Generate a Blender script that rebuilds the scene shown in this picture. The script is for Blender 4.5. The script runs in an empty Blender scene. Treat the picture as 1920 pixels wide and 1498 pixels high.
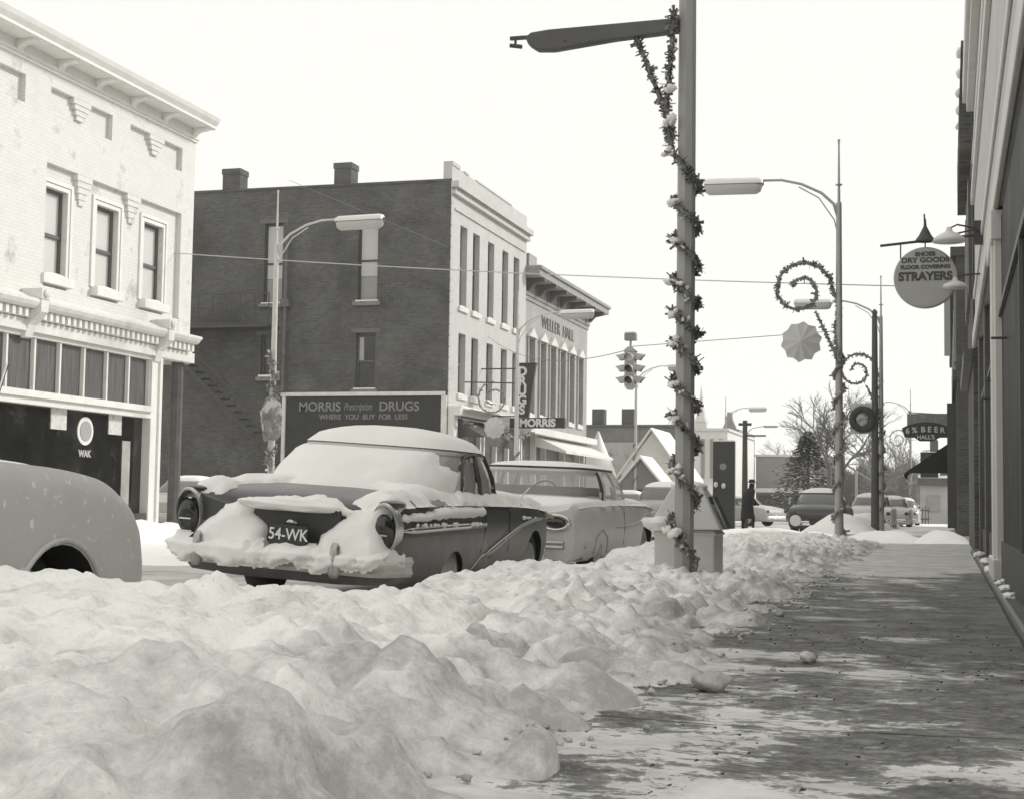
import bpy, bmesh, math, random
from mathutils import Vector, Matrix, noise
random.seed(7)
PI=math.pi
S=bpy.context.scene; COL=S.collection
# ------------------------------------------------------------ camera
CZ=.75; FPX=2800.; PW,PH=1920,1498
def setup_cam(V=(1778,960),roll=.015):
    phi,th=.28,.07
    for _ in range(60):
        F=Vector((-math.sin(phi)*math.cos(th),math.cos(phi)*math.cos(th),math.sin(th)))
        R0=Vector((math.cos(phi),math.sin(phi),0)); U0=R0.cross(F)
        R=R0*math.cos(roll)+U0*math.sin(roll); U=U0*math.cos(roll)-R0*math.sin(roll)
        d=Vector((0,1,0)); px=960+FPX*d.dot(R)/d.dot(F); py=749-FPX*d.dot(U)/d.dot(F)
        phi+=(V[0]-px)/FPX*.8; th+=(V[1]-py)/FPX*.8
    return F,R,U
F_,R_,U_=setup_cam()
cd=bpy.data.cameras.new('camera'); cam=bpy.data.objects.new('camera',cd); COL.objects.link(cam)
cam.matrix_world=Matrix.Translation((0,0,CZ))@Matrix(((R_.x,U_.x,-F_.x),(R_.y,U_.y,-F_.y),(R_.z,U_.z,-F_.z))).to_4x4()
cd.sensor_width=36; cd.lens=36*FPX/PW; cd.clip_start=.1; cd.clip_end=3000
S.camera=cam
def ray(px,py): return F_+R_*((px-960)/FPX)+U_*((749-py)/FPX)
C0=Vector((0,0,CZ))
def aY(px,py,Y): d=ray(px,py); return C0+d*(Y/d.y)
def aX(px,py,X): d=ray(px,py); return C0+d*(X/d.x)
def aZ(px,py,z): d=ray(px,py); return C0+d*((z-CZ)/d.z)
# ------------------------------------------------------------ sky, sun, exposure
SUN_EL,SUN_AZ=30.,52.      # elevation, degrees clockwise from +Y (down the street) towards +X
w=bpy.data.worlds.new('World'); S.world=w; w.use_nodes=True; nt=w.node_tree; nt.nodes.clear()
sky=nt.nodes.new('ShaderNodeTexSky'); sky.sky_type='NISHITA'; sky.sun_disc=False
sky.sun_elevation=math.radians(SUN_EL); sky.sun_rotation=math.radians(SUN_AZ)
bw=nt.nodes.new('ShaderNodeRGBToBW'); mx=nt.nodes.new('ShaderNodeMix'); mx.data_type='RGBA'
mx.inputs[0].default_value=.97; mx.inputs[7].default_value=(8.3,8.24,7.95,1)
bg=nt.nodes.new('ShaderNodeBackground'); bg.inputs[1].default_value=.1
wo=nt.nodes.new('ShaderNodeOutputWorld')
nt.links.new(sky.outputs[0],bw.inputs[0]); nt.links.new(bw.outputs[0],mx.inputs[6])
nt.links.new(mx.outputs[2],bg.inputs[0]); nt.links.new(bg.outputs[0],wo.inputs[0])
sl=bpy.data.lights.new('sun','SUN'); sl.energy=2.2; sl.angle=math.radians(10); sl.color=(1,.985,.95)
so=bpy.data.objects.new('sun',sl); COL.objects.link(so)
e,a=math.radians(SUN_EL),math.radians(SUN_AZ)
so.rotation_euler=Vector((math.sin(a)*math.cos(e),math.cos(a)*math.cos(e),math.sin(e))).to_track_quat('Z','Y').to_euler()
S.view_settings.view_transform='Standard'; S.view_settings.look='None'; S.view_settings.exposure=.30; S.view_settings.gamma=1
S.render.engine='CYCLES'; S.cycles.max_bounces=8; S.cycles.volume_bounces=1
# ------------------------------------------------------------ materials
def tint(g): return (min(1,g*1.012),g,g*.955,1)
MATS={}
def mat(name,g=.5,rough=.7,metal=0,var=0,vs=2.,bump=0,bs=20.,spec=.5,brick=None,alpha=None,stretch=None,dirt=None,g2=None,thr=None):
    """procedural grey material: base grey with noise variation, optional brick, bump"""
    if name in MATS: return MATS[name]
    m=bpy.data.materials.new(name); m.use_nodes=True; n=m.node_tree; N=n.nodes; L=n.links
    p=N['Principled BSDF']; p.inputs['Roughness'].default_value=rough; p.inputs['Metallic'].default_value=metal
    p.inputs['Specular IOR Level'].default_value=spec; p.inputs['Base Color'].default_value=tint(g)
    tc=N.new('ShaderNodeTexCoord'); co=tc.outputs['Object']
    if brick or stretch:
        if brick:
            sx=N.new('ShaderNodeSeparateXYZ'); L.new(co,sx.inputs[0]); ad=N.new('ShaderNodeMath'); L.new(sx.outputs[0],ad.inputs[0]); L.new(sx.outputs[1],ad.inputs[1])
            cx=N.new('ShaderNodeCombineXYZ'); L.new(ad.outputs[0],cx.inputs[0]); L.new(sx.outputs[2],cx.inputs[1]); cb=cx.outputs[0]
        if stretch:
            mp=N.new('ShaderNodeMapping'); mp.inputs['Scale'].default_value=stretch; L.new(co,mp.inputs[0]); co=mp.outputs[0]
    col=None
    if brick:
        b=N.new('ShaderNodeTexBrick'); L.new(cb,b.inputs[0]); b.inputs['Scale'].default_value=1
        b.inputs['Brick Width'].default_value=.215; b.inputs['Row Height'].default_value=.075; b.inputs['Mortar Size'].default_value=.006
        b.inputs['Color1'].default_value=tint(brick[0]); b.inputs['Color2'].default_value=tint(brick[1]); b.inputs['Mortar'].default_value=tint(brick[2]); col=b.outputs[0]
        bfac=b.outputs['Fac']
    if var:
        nz=N.new('ShaderNodeTexNoise'); nz.inputs['Scale'].default_value=vs; nz.inputs['Detail'].default_value=6; nz.inputs['Roughness'].default_value=.62; L.new(co,nz.inputs[0])
        rp=N.new('ShaderNodeMapRange'); L.new(nz.outputs[0],rp.inputs[0]); rp.inputs[1].default_value=.3; rp.inputs[2].default_value=.7
        rp.inputs[3].default_value=1-var; rp.inputs[4].default_value=1+var
        ml=N.new('ShaderNodeMix'); ml.data_type='RGBA'; ml.blend_type='MULTIPLY'; ml.inputs[0].default_value=1
        if col: L.new(col,ml.inputs[6])
        else: ml.inputs[6].default_value=tint(g)
        L.new(rp.outputs[0],ml.inputs[7]); col=ml.outputs[2]
    if g2 is not None:     # second grey in patches
        nz=N.new('ShaderNodeTexNoise'); nz.inputs['Scale'].default_value=thr[0]; nz.inputs['Detail'].default_value=8; nz.inputs['Roughness'].default_value=.65; L.new(co,nz.inputs[0])
        rp=N.new('ShaderNodeMapRange'); L.new(nz.outputs[0],rp.inputs[0]); rp.inputs[1].default_value=thr[1]; rp.inputs[2].default_value=thr[2]
        ml=N.new('ShaderNodeMix'); ml.data_type='RGBA'; L.new(rp.outputs[0],ml.inputs[0])
        if col: L.new(col,ml.inputs[6])
        else: ml.inputs[6].default_value=tint(g)
        ml.inputs[7].default_value=tint(g2); col=ml.outputs[2]
    if col: L.new(col,p.inputs['Base Color'])
    if bump:
        nb=N.new('ShaderNodeTexNoise'); nb.inputs['Scale'].default_value=bs; nb.inputs['Detail'].default_value=5; L.new(co,nb.inputs[0])
        bp=N.new('ShaderNodeBump'); bp.inputs['Strength'].default_value=bump; bp.inputs['Distance'].default_value=.02; L.new(nb.outputs[0],bp.inputs['Height']); L.new(bp.outputs[0],p.inputs['Normal'])
        if brick:
            b2=N.new('ShaderNodeBump'); b2.invert=True; b2.inputs['Strength'].default_value=.4; b2.inputs['Distance'].default_value=.008; L.new(bfac,b2.inputs['Height']); L.new(bp.outputs[0],b2.inputs['Normal']); L.new(b2.outputs[0],p.inputs['Normal'])
    if alpha is not None: p.inputs['Alpha'].default_value=alpha
    MATS[name]=m; return m
M_snow=mat('snow',.86,.75,var=.05,vs=1.6,bump=.35,bs=14,spec=.2)
M_csnow=mat('car_snow',.82,.8,var=.03,vs=5,bump=.25,bs=30,spec=.2)
M_white=mat('white_paint',.74,.6,var=.06,vs=3,bump=.1,bs=30)
M_trim=mat('worn_white_trim',.68,.6,var=.10,vs=4,g2=.45,thr=(3,.62,.72))
M_dtrim=mat('dark_trim',.06,.6)
M_brick=mat('dark_brick',brick=(.07,.105,.145),rough=.9,var=.30,vs=.6,bump=.2,bs=30,g2=.04,thr=(.4,.50,.75))
M_pbrick=mat('white_painted_brick',brick=(.72,.69,.62),rough=.8,var=.05,vs=1.5,bump=.2,bs=25,g2=.42,thr=(1.5,.57,.72))
M_pbrick2=mat('cream_painted_brick',brick=(.56,.52,.46),rough=.8,var=.08,vs=.9,bump=.2,bs=25,g2=.40,thr=(.9,.58,.78))
M_pbrick3=mat('pale_brick_hall',brick=(.40,.35,.33),rough=.85,var=.12,vs=.9,bump=.2,bs=25)
M_dark=mat('dark_interior',.012,.4)
M_glassd=mat('dark_shop_glass',.012,.08,spec=.6,var=.5,vs=1.3,g2=.05,thr=(1.6,.55,.72))
M_blind=mat('window_blind',.50,.6,var=.04,vs=.8)
M_blindg=mat('grey_window_blind',.30,.5,var=.15,vs=1.2)
M_sash=mat('dark_sash',.10,.5,var=.15,vs=5)
M_steel=mat('galvanised_pole',.36,.45,metal=.25,var=.06,vs=6)
M_steelp=mat('pale_pole_paint',.56,.45,metal=.1,var=.06,vs=6)
M_dsteel=mat('weathered_dark_pole',.075,.7,var=.2,vs=8)
M_lamp=mat('lamp_housing',.70,.4,var=.04,vs=6)
M_lens=mat('lamp_diffuser',.48,.35)
M_leaf=mat('garland_foil',.22,.45,metal=.15,var=.5,vs=9)
M_leaf2=mat('garland_foil_light',.5,.35,metal=.3,var=.4,vs=12)
M_chrome=mat('chrome',.62,.16,metal=.95,var=.08,vs=8)
M_rubber=mat('tyre_rubber',.02,.85)
M_red=mat('tail_lens',.02,.12,spec=.7)
M_cglass=mat('car_window',.30,.08,spec=.6,alpha=.8)
M_cglass2=mat('clear_car_window',.55,.05,spec=.7,alpha=.35)
M_ink=mat('ink',.03,.7); M_paper=mat('paper',.62,.7,var=.1,vs=8,g2=.35,thr=(9,.56,.64))
M_asphsnow=mat('packed_street_snow',.52,.85,var=.16,vs=1.2,bump=.5,bs=8,g2=.28,thr=(1.1,.50,.66),spec=.3)
M_conc=mat('concrete',.42,.85,var=.12,vs=3,bump=.15,bs=30)
# ------------------------------------------------------------ mesh helpers
WL={}
def tag(o,label=None,cat=None,group=None,kind=None):
    if label:o['label']=label
    if cat:o['category']=cat
    if group:o['group']=group
    if kind:o['kind']=kind
    return o
def thing(name,label,cat,loc=(0,0,0),rot=(0,0,0),group=None):
    o=bpy.data.objects.new(name,None); COL.objects.link(o); o.location=loc; o.rotation_euler=rot; WL[o.name]=Vector(loc)
    return tag(o,label,cat,group)
class MB:
    def __init__(s): s.v=[]; s.f=[]; s.m=[]
    def add(s,vs,fs,mi=0):
        b=len(s.v); s.v+=[tuple(x) for x in vs]; s.f+=[tuple(b+i for i in f) for f in fs]; s.m+=[mi]*len(fs); return s
    def box(s,x0,x1,y0,y1,z0,z1,mi=0):
        v=[(x,y,z) for z in (z0,z1) for y in (y0,y1) for x in (x0,x1)]
        return s.add(v,[(0,2,3,1),(4,5,7,6),(0,1,5,4),(2,6,7,3),(0,4,6,2),(1,3,7,5)],mi)
    def obox(s,c,ax,ay,az,mi=0):
        c=Vector(c); v=[c+i*Vector(ax)+j*Vector(ay)+k*Vector(az) for k in (-1,1) for j in (-1,1) for i in (-1,1)]
        return s.add(v,[(0,2,3,1),(4,5,7,6),(0,1,5,4),(2,6,7,3),(0,4,6,2),(1,3,7,5)],mi)
    def tube(s,pts,r,n=10,cap=True,sx=1.,mi=0):
        pts=[Vector(p) for p in pts]; rs=r if isinstance(r,(list,tuple)) else [r]*len(pts); rings=[]; up=None
        for i,p in enumerate(pts):
            d=(pts[min(i+1,len(pts)-1)]-pts[max(i-1,0)]).normalized()
            if up is None: up=Vector((0,0,1)) if abs(d.z)<.9 else Vector((1,0,0))
            a=d.cross(up).normalized(); b=a.cross(d).normalized(); up=b
            rings.append([p+(a*math.cos(2*PI*k/n)*sx+b*math.sin(2*PI*k/n))*rs[i] for k in range(n)])
        v=[q for R in rings for q in R]; f=[]
        for i in range(len(pts)-1):
            for k in range(n): f.append((i*n+k,i*n+(k+1)%n,(i+1)*n+(k+1)%n,(i+1)*n+k))
        if cap: f.append(tuple(range(n-1,-1,-1))); f.append(tuple((len(pts)-1)*n+k for k in range(n)))
        return s.add(v,f,mi)
    def lathe(s,c,prof,n=24,axis='z',mi=0):   # prof [(r,h)]
        c=Vector(c); v=[]
        for r,h in prof:
            for k in range(n):
                a=2*PI*k/n; p=(r*math.cos(a),r*math.sin(a),h)
                if axis=='y': p=(p[0],p[2],p[1])
                if axis=='x': p=(p[2],p[0],p[1])
                v.append(c+Vector(p))
        f=[(i*n+k,i*n+(k+1)%n,(i+1)*n+(k+1)%n,(i+1)*n+k) for i in range(len(prof)-1) for k in range(n)]
        f.append(tuple(range(n-1,-1,-1))); f.append(tuple((len(prof)-1)*n+k for k in range(n)))
        return s.add(v,f,mi)
    def grid(s,rows,closed=False,mi=0):
        n=len(rows[0]); v=[p for r in rows for p in r]; f=[]
        for i in range(len(rows)-1):
            for k in range(n if closed else n-1): f.append((i*n+k,i*n+(k+1)%n,(i+1)*n+(k+1)%n,(i+1)*n+k))
        return s.add(v,f,mi)
    def blob(s,c,r,sq=(1,1,1),seed=0,n=8,amp=.25,mi=0):
        rows=[]
        for i in range(n+1):
            t=PI*i/n; row=[]
            for k in range(2*n):
                a=PI*k/n; d=Vector((math.sin(t)*math.cos(a),math.sin(t)*math.sin(a),math.cos(t)))
                q=1+amp*noise.noise(d*1.6+Vector((seed*3.1,seed,0)))
                row.append((c[0]+d.x*r*sq[0]*q,c[1]+d.y*r*sq[1]*q,c[2]+d.z*r*sq[2]*q))
            rows.append(row)
        return s.grid(rows,True,mi)
    def prism(s,poly,fn,d,mi=0):   # poly (u,v) -> fn(u,v,w)
        n=len(poly); v=[fn(u,w_,0) for u,w_ in poly]+[fn(u,w_,d) for u,w_ in poly]
        f=[tuple(range(n)),tuple(range(2*n-1,n-1,-1))]+[(k,k+n,(k+1)%n+n,(k+1)%n) for k in range(n)]
        return s.add(v,f,mi)
    def build(s,name,m,parent=None,smooth=False,local=False,bevel=0):
        if not s.v: return None
        off=Vector((0,0,0)) if (local or parent is None) else WL.get(parent.name,Vector((0,0,0)))
        me=bpy.data.meshes.new(name); me.from_pydata([tuple(Vector(p)-off) for p in s.v],[],s.f)
        ms=m if isinstance(m,(list,tuple)) else [m]
        for q in ms: me.materials.append(q)
        me.polygons.foreach_set('material_index',s.m)
        bm=bmesh.new(); bm.from_mesh(me); bmesh.ops.recalc_face_normals(bm,faces=bm.faces); bm.to_mesh(me); bm.free()
        if smooth: me.polygons.foreach_set('use_smooth',[True]*len(me.polygons))
        o=bpy.data.objects.new(name,me); COL.objects.link(o)
        if parent is not None: o.parent=parent
        WL[o.name]=off if parent is not None else Vector((0,0,0))
        if smooth=='auto':
            try: me.set_sharp_from_angle(angle=math.radians(38))
            except Exception: pass
        if bevel:
            b=o.modifiers.new('b','BEVEL'); b.width=bevel; b.segments=2; b.limit_method='ANGLE'
        me.update(); return o
def apply_mods(o):
    dg=bpy.context.evaluated_depsgraph_get(); me=bpy.data.meshes.new_from_object(o.evaluated_get(dg)); o.modifiers.clear(); o.data=me
def text(name,s,size,m,parent,mw,ext=.006,bold=0,local=False,sx=1.):
    cu=bpy.data.curves.new('t','FONT'); cu.body=s; cu.size=size; cu.extrude=ext; cu.offset=bold; cu.align_x='CENTER'; cu.align_y='CENTER'
    o=bpy.data.objects.new('t',cu); COL.objects.link(o); bpy.context.view_layer.update()
    me=bpy.data.meshes.new_from_object(o.evaluated_get(bpy.context.evaluated_depsgraph_get())); bpy.data.objects.remove(o)
    off=Vector((0,0,0)) if (local or parent is None) else WL.get(parent.name,Vector((0,0,0)))
    me.transform(Matrix.Translation(-off)@mw@Matrix.Diagonal((sx,1,1,1))); me.materials.clear(); me.materials.append(m)
    r=bpy.data.objects.new(name,me); COL.objects.link(r); r.parent=parent; return r
def TM(loc,rx=90,rz=0,ry=0): return Matrix.Translation(loc)@Matrix.Rotation(math.radians(rz),4,'Z')@Matrix.Rotation(math.radians(ry),4,'Y')@Matrix.Rotation(math.radians(rx),4,'X')
def interp(tab,y):
    n=len(tab)
    if y<=tab[0][0]: return tab[0][1]
    if y>=tab[-1][0]: return tab[-1][1]
    for i in range(n-1):
        if y<=tab[i+1][0]: break
    x0,a=tab[i]; x1,b=tab[i+1]; h=x1-x0; t=(y-x0)/h
    def sl(j):
        if j<=0 or j>=n-1: 
            k=max(0,min(n-2,j if j==0 else j-1)); return (tab[k+1][1]-tab[k][1])/(tab[k+1][0]-tab[k][0])
        l=(tab[j][1]-tab[j-1][1])/(tab[j][0]-tab[j-1][0]); r=(tab[j+1][1]-tab[j][1])/(tab[j+1][0]-tab[j][0])
        return 0 if l*r<=0 else 2*l*r/(l+r)
    m0,m1=sl(i)*h,sl(i+1)*h
    return (2*t**3-3*t*t+1)*a+(t**3-2*t*t+t)*m0+(-2*t**3+3*t*t)*b+(t**3-t*t)*m1
def fbm(x,y,z=0,o=4,g=.5):
    r=0;am=1
    for _ in range(o): r+=am*noise.noise(Vector((x,y,z))); x*=2.07;y*=2.07;z+=7.3;am*=g
    return r
def seg_dist(p,a,b):
    ax,ay=a;bx,by=b;px,py=p;dx,dy=bx-ax,by-ay;t=max(0,min(1,((px-ax)*dx+(py-ay)*dy)/(dx*dx+dy*dy+1e-12)))
    return math.hypot(px-ax-t*dx,py-ay-t*dy)
def poly_sd(p,poly):
    ins=False;n=len(poly);d=1e9
    for i in range(n):
        a,b=poly[i],poly[(i+1)%n]; d=min(d,seg_dist(p,a,b))
        if (a[1]>p[1])!=(b[1]>p[1]) and p[0]<(b[0]-a[0])*(p[1]-a[1])/(b[1]-a[1])+a[0]: ins=not ins
    return d if ins else -d
def snow_patch(mb,poly,fn,th=.06,soft=.1,res=.03,holes=(),rough=.02,lump=.25,seed=0,under=.05):
    us=[p[0] for p in poly];vs=[p[1] for p in poly];u0,u1,v0,v1=min(us)-res*2,max(us)+res*2,min(vs)-res*2,max(vs)+res*2
    nu,nv=int((u1-u0)/res)+2,int((v1-v0)/res)+2;D={};V=[]
    for i in range(nu):
        for j in range(nv):
            u,v=u0+i*res,v0+j*res; n1=fbm(u*7,v*7,seed,3)
            d=poly_sd((u,v),poly)+rough*n1*1.5
            for h in holes: d=min(d,-poly_sd((u,v),h)+rough*n1)
            D[i,j]=d; t=(th*math.sqrt(max(0,min(1,d/soft)))*(1+lump*fbm(u*3,v*3,seed+5,3))) if d>0 else -under*min(1,-d/(res*1.5))
            V.append(fn(u,v,t))
    F=[(i*nv+j,(i+1)*nv+j,(i+1)*nv+j+1,i*nv+j+1) for i in range(nu-1) for j in range(nv-1) if max(D[i,j],D[i+1,j],D[i,j+1],D[i+1,j+1])>-res*1.6]
    mb.add(V,F); return mb
def wallY(mb,X,y0,y1,z0,z1,holes,depth,out=1,mi=0):
    """wall in plane x=X facing out*x, with rectangular holes (y0,y1,z0,z1) having reveals of depth"""
    ys=sorted({y0,y1}|{min(max(h[i],y0),y1) for h in holes for i in (0,1)}); zs=sorted({z0,z1}|{min(max(h[i],z0),z1) for h in holes for i in (2,3)})
    for a,b in zip(ys,ys[1:]):
        for c,d in zip(zs,zs[1:]):
            m,n=(a+b)/2,(c+d)/2
            if any(h[0]<m<h[1] and h[2]<n<h[3] for h in holes): continue
            mb.add([(X,a,c),(X,b,c),(X,b,d),(X,a,d)],[(0,1,2,3)],mi)
    q=X-out*depth
    for a,b,c,d in holes:
        mb.add([(X,a,c),(q,a,c),(q,a,d),(X,a,d)],[(0,1,2,3)],mi); mb.add([(X,b,c),(q,b,c),(q,b,d),(X,b,d)],[(0,1,2,3)],mi)
        mb.add([(X,a,d),(q,a,d),(q,b,d),(X,b,d)],[(0,1,2,3)],mi); mb.add([(X,a,c),(q,a,c),(q,b,c),(X,b,c)],[(0,1,2,3)],mi)
def wallX(mb,Y,x0,x1,z0,z1,holes,depth,mi=0):
    t=MB(); wallY(t,0,x0,x1,z0,z1,holes,depth); mb.add([(y,Y-x,z) for x,y,z in t.v],t.f,mi)   # facing -Y
def winY(parent,X,y0,y1,z0,z1,rail=.5,glass=None,frame=None,out=1,fw=.07,sill=True,sm=None,name='window'):
    """sash window set at plane X facing out*x : frame > pane ; sill"""
    f=MB(); d=.06*out
    def b(a0,a1,c0,c1,o=0): f.box(min(X+o,X+d+o),max(X+o,X+d+o),a0,a1,c0,c1)
    b(y0,y0+fw,z0,z1); b(y1-fw,y1,z0,z1); b(y0+fw,y1-fw,z1-fw,z1); b(y0+fw,y1-fw,z0,z0+fw)
    zm=z0+(z1-z0)*rail; b(y0+fw,y1-fw,zm-.035,zm+.035,.012*out)
    fo=f.build(name,frame or M_sash,parent); p=MB(); p.box(X-.01,X+.01,y0+fw*.5,y1-fw*.5,z0+fw*.5,z1-fw*.5)
    p.build('pane',glass or M_blind,fo)
    if sill:
        s=MB(); s.box(min(X-.05*out,X+.36*out),max(X-.05*out,X+.36*out),y0-.12,y1+.12,z0-.2,z0-.003); s.build('sill',sm or M_trim,fo,bevel=.01)
        q=MB(); q.blob((X+.2*out,(y0+y1)/2,z0+.01),1,(.14,(y1-y0)*.45,.05),seed=y0); q.build('snow_on_sill',M_csnow,fo,smooth=True)
    return fo
# ------------------------------------------------------------ garlands, curves
def resample(pts,step):
    pts=[Vector(p) for p in pts]; out=[pts[0]]; 
    for a,b in zip(pts,pts[1:]):
        n=max(1,int((b-a).length/step)); out+=[a.lerp(b,(k+1)/n) for k in range(n)]
    return out
def garland(mb,pts,r=.05,leaf=.03,dens=220,core=.35,rnd=random):
    P=resample(pts,.02); tot=sum((b-a).length for a,b in zip(P,P[1:]))
    mb.tube(P[::2]+[P[-1]],r*core,5)
    for _ in range(int(tot*dens)):
        c=rnd.choice(P); dr=Vector((rnd.gauss(0,1),rnd.gauss(0,1),rnd.gauss(0,1))).normalized()
        q=1.35 if rnd.random()<.12 else rnd.uniform(.45,1); e=c+dr*r*q; sd=dr.cross(Vector((rnd.gauss(0,1),rnd.gauss(0,1),rnd.gauss(0,1)))).normalized()*leaf*rnd.uniform(.3,.6)
        b=c+dr*r*.15
        mb.add([b-sd*.6,b+sd*.6,e+sd*rnd.uniform(.1,1),e-sd*rnd.uniform(.1,1)],[(0,1,2,3)],1 if rnd.random()<.22 else 0)
def spiral(c,R0,R1,turns,a0,n=60,sgn=1):
    out=[]
    for i in range(n+1):
        t=i/n; a=a0+sgn*2*PI*turns*t; r=R0+(R1-R0)*t; out.append((c[0]+r*math.cos(a),c[1],c[2]+r*math.sin(a)))
    return out
# ============================================================ THE SETTING
def struct(mb,name,m,kind='structure',smooth=False):
    o=mb.build(name,m,None,smooth=smooth); o['kind']=kind; return o
b=MB(); b.box(-400,400,-60,900,-.6,-.1); struct(b,'street',M_asphsnow)
# right sidewalk: snow patches over wet concrete (procedural)
def walk_mat():
    m=bpy.data.materials.new('trodden_snow_walk'); m.use_nodes=True; n=m.node_tree; N=n.nodes; L=n.links; p=N['Principled BSDF']
    tc=N.new('ShaderNodeTexCoord'); mp=N.new('ShaderNodeMapping'); mp.inputs['Scale'].default_value=(.95,1.15,1); L.new(tc.outputs['Object'],mp.inputs[0])
    sx=N.new('ShaderNodeSeparateXYZ'); L.new(tc.outputs['Object'],sx.inputs[0])
    def nz(sc,det=8,ro=.65,st=None):
        k=N.new('ShaderNodeTexNoise'); k.inputs['Scale'].default_value=sc; k.inputs['Detail'].default_value=det; k.inputs['Roughness'].default_value=ro
        L.new(mp.outputs[0],k.inputs[0]); return k.outputs[0]
    def ma(op,a,b,c=None):
        k=N.new('ShaderNodeMath'); k.operation=op
        for i,v in enumerate((a,b,c)):
            if v is None: continue
            if isinstance(v,(int,float)): k.inputs[i].default_value=v
            else: L.new(v,k.inputs[i])
        return k.outputs[0]
    def ramp(v,pts):
        r=N.new('ShaderNodeValToRGB'); L.new(v,r.inputs[0]); el=r.color_ramp.elements
        while len(el)<len(pts): el.new(.5)
        for q,(a_,g_) in zip(el,pts): q.position=a_; q.color=(g_,g_,g_,1)
        return r.outputs[0]
    # coverage bias along the walk (real patches of snow and scraped concrete)
    bias=ramp(ma('DIVIDE',sx.outputs[1],40),[(.0,.59),(.105,.58),(.125,.51),(.14,.48),(.155,.56),(.175,.52),(.20,.46),(.25,.47),(.29,.49),(.33,.49),(.36,.51),(.41,.60),(.47,.8),(.7,.85),(1,.8)])
    xb=ramp(ma('MULTIPLY_ADD',sx.outputs[0],.6,.75),[(0,.52),(.6,.5),(.85,.44),(1,.38)])
    k=ma('ADD',ma('ADD',ma('MULTIPLY_ADD',nz(1.7,12,.74),1.0,-.06),ma('MULTIPLY',nz(11,8,.8),.50)),ma('ADD',bias,xb))
    cov=N.new('ShaderNodeMapRange'); L.new(k,cov.inputs[0]); cov.inputs[1].default_value=1.63; cov.inputs[2].default_value=1.76
    dk=N.new('ShaderNodeMapRange'); L.new(nz(5,9,.75),dk.inputs[0]); dk.inputs[1].default_value=.3; dk.inputs[2].default_value=.7; dk.inputs[3].default_value=.07; dk.inputs[4].default_value=.30
    ltt=N.new('ShaderNodeMapRange'); L.new(nz(3.3,9,.7),ltt.inputs[0]); ltt.inputs[1].default_value=.3; ltt.inputs[2].default_value=.68; ltt.inputs[3].default_value=.38; ltt.inputs[4].default_value=.72
    mx=N.new('ShaderNodeMix'); mx.data_type='FLOAT'; L.new(cov.outputs[0],mx.inputs[0]); L.new(dk.outputs[0],mx.inputs[2]); L.new(ltt.outputs[0],mx.inputs[3])
    jl=ma('LESS_THAN',ma('MODULO',ma('ADD',sx.outputs[1],ma('MULTIPLY',nz(6,2,.5),.03)),1.55),.022); jf=ma('MULTIPLY_ADD',jl,-.55,1.0); mx2=ma('MULTIPLY',mx.outputs[0],jf)
    class _m: outputs=[mx2]
    mx=_m
    cc=N.new('ShaderNodeCombineColor'); L.new(mx.outputs[0],cc.inputs[0]); L.new(ma('MULTIPLY',mx.outputs[0],.99),cc.inputs[1]); L.new(ma('MULTIPLY',mx.outputs[0],.95),cc.inputs[2]); L.new(cc.outputs[0],p.inputs['Base Color'])
    bp=N.new('ShaderNodeBump'); bp.inputs['Strength'].default_value=.9; bp.inputs['Distance'].default_value=.02
    L.new(ma('ADD',cov.outputs[0],ma('MULTIPLY',nz(25,5,.6),.5)),bp.inputs['Height']); L.new(bp.outputs[0],p.inputs['Normal'])
    rr=N.new('ShaderNodeMapRange'); L.new(cov.outputs[0],rr.inputs[0]); rr.inputs[3].default_value=.75; rr.inputs[4].default_value=.85; L.new(rr.outputs[0],p.inputs['Roughness'])
    p.inputs['Specular IOR Level'].default_value=.15
    return m
M_walk=walk_mat()
b=MB()
def walkz(x,y): return .09+.012*fbm(x*1.4,y*1.4,3,3)+.004*abs(fbm(x*9,y*9,8,2))
rows=[]; y=-3.
while y<33: rows.append([(x*.06-2.7,y,walkz(x*.06-2.7,y)) for x in range(60)]); y+=.06 if y<14 else .25
b.grid(rows); b.box(-2.7,.84,-3,33,-.1,.05); struct(b,'sidewalk',M_walk,smooth=True)
b=MB(); b.box(-2.6,3,42,260,-.1,.07); struct(b,'sidewalk_beyond_the_crossing',M_snow)
b=MB(); b.box(-2.75,.6,41.7,41.99,-.1,.12); struct(b,'kerb',M_conc)
b=MB(); b.box(-18,-14.2,5,34.4,-.1,.05); b.box(-18,-14.2,53,200,-.1,.05); struct(b,'sidewalk_across_the_street',M_snow)
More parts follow.
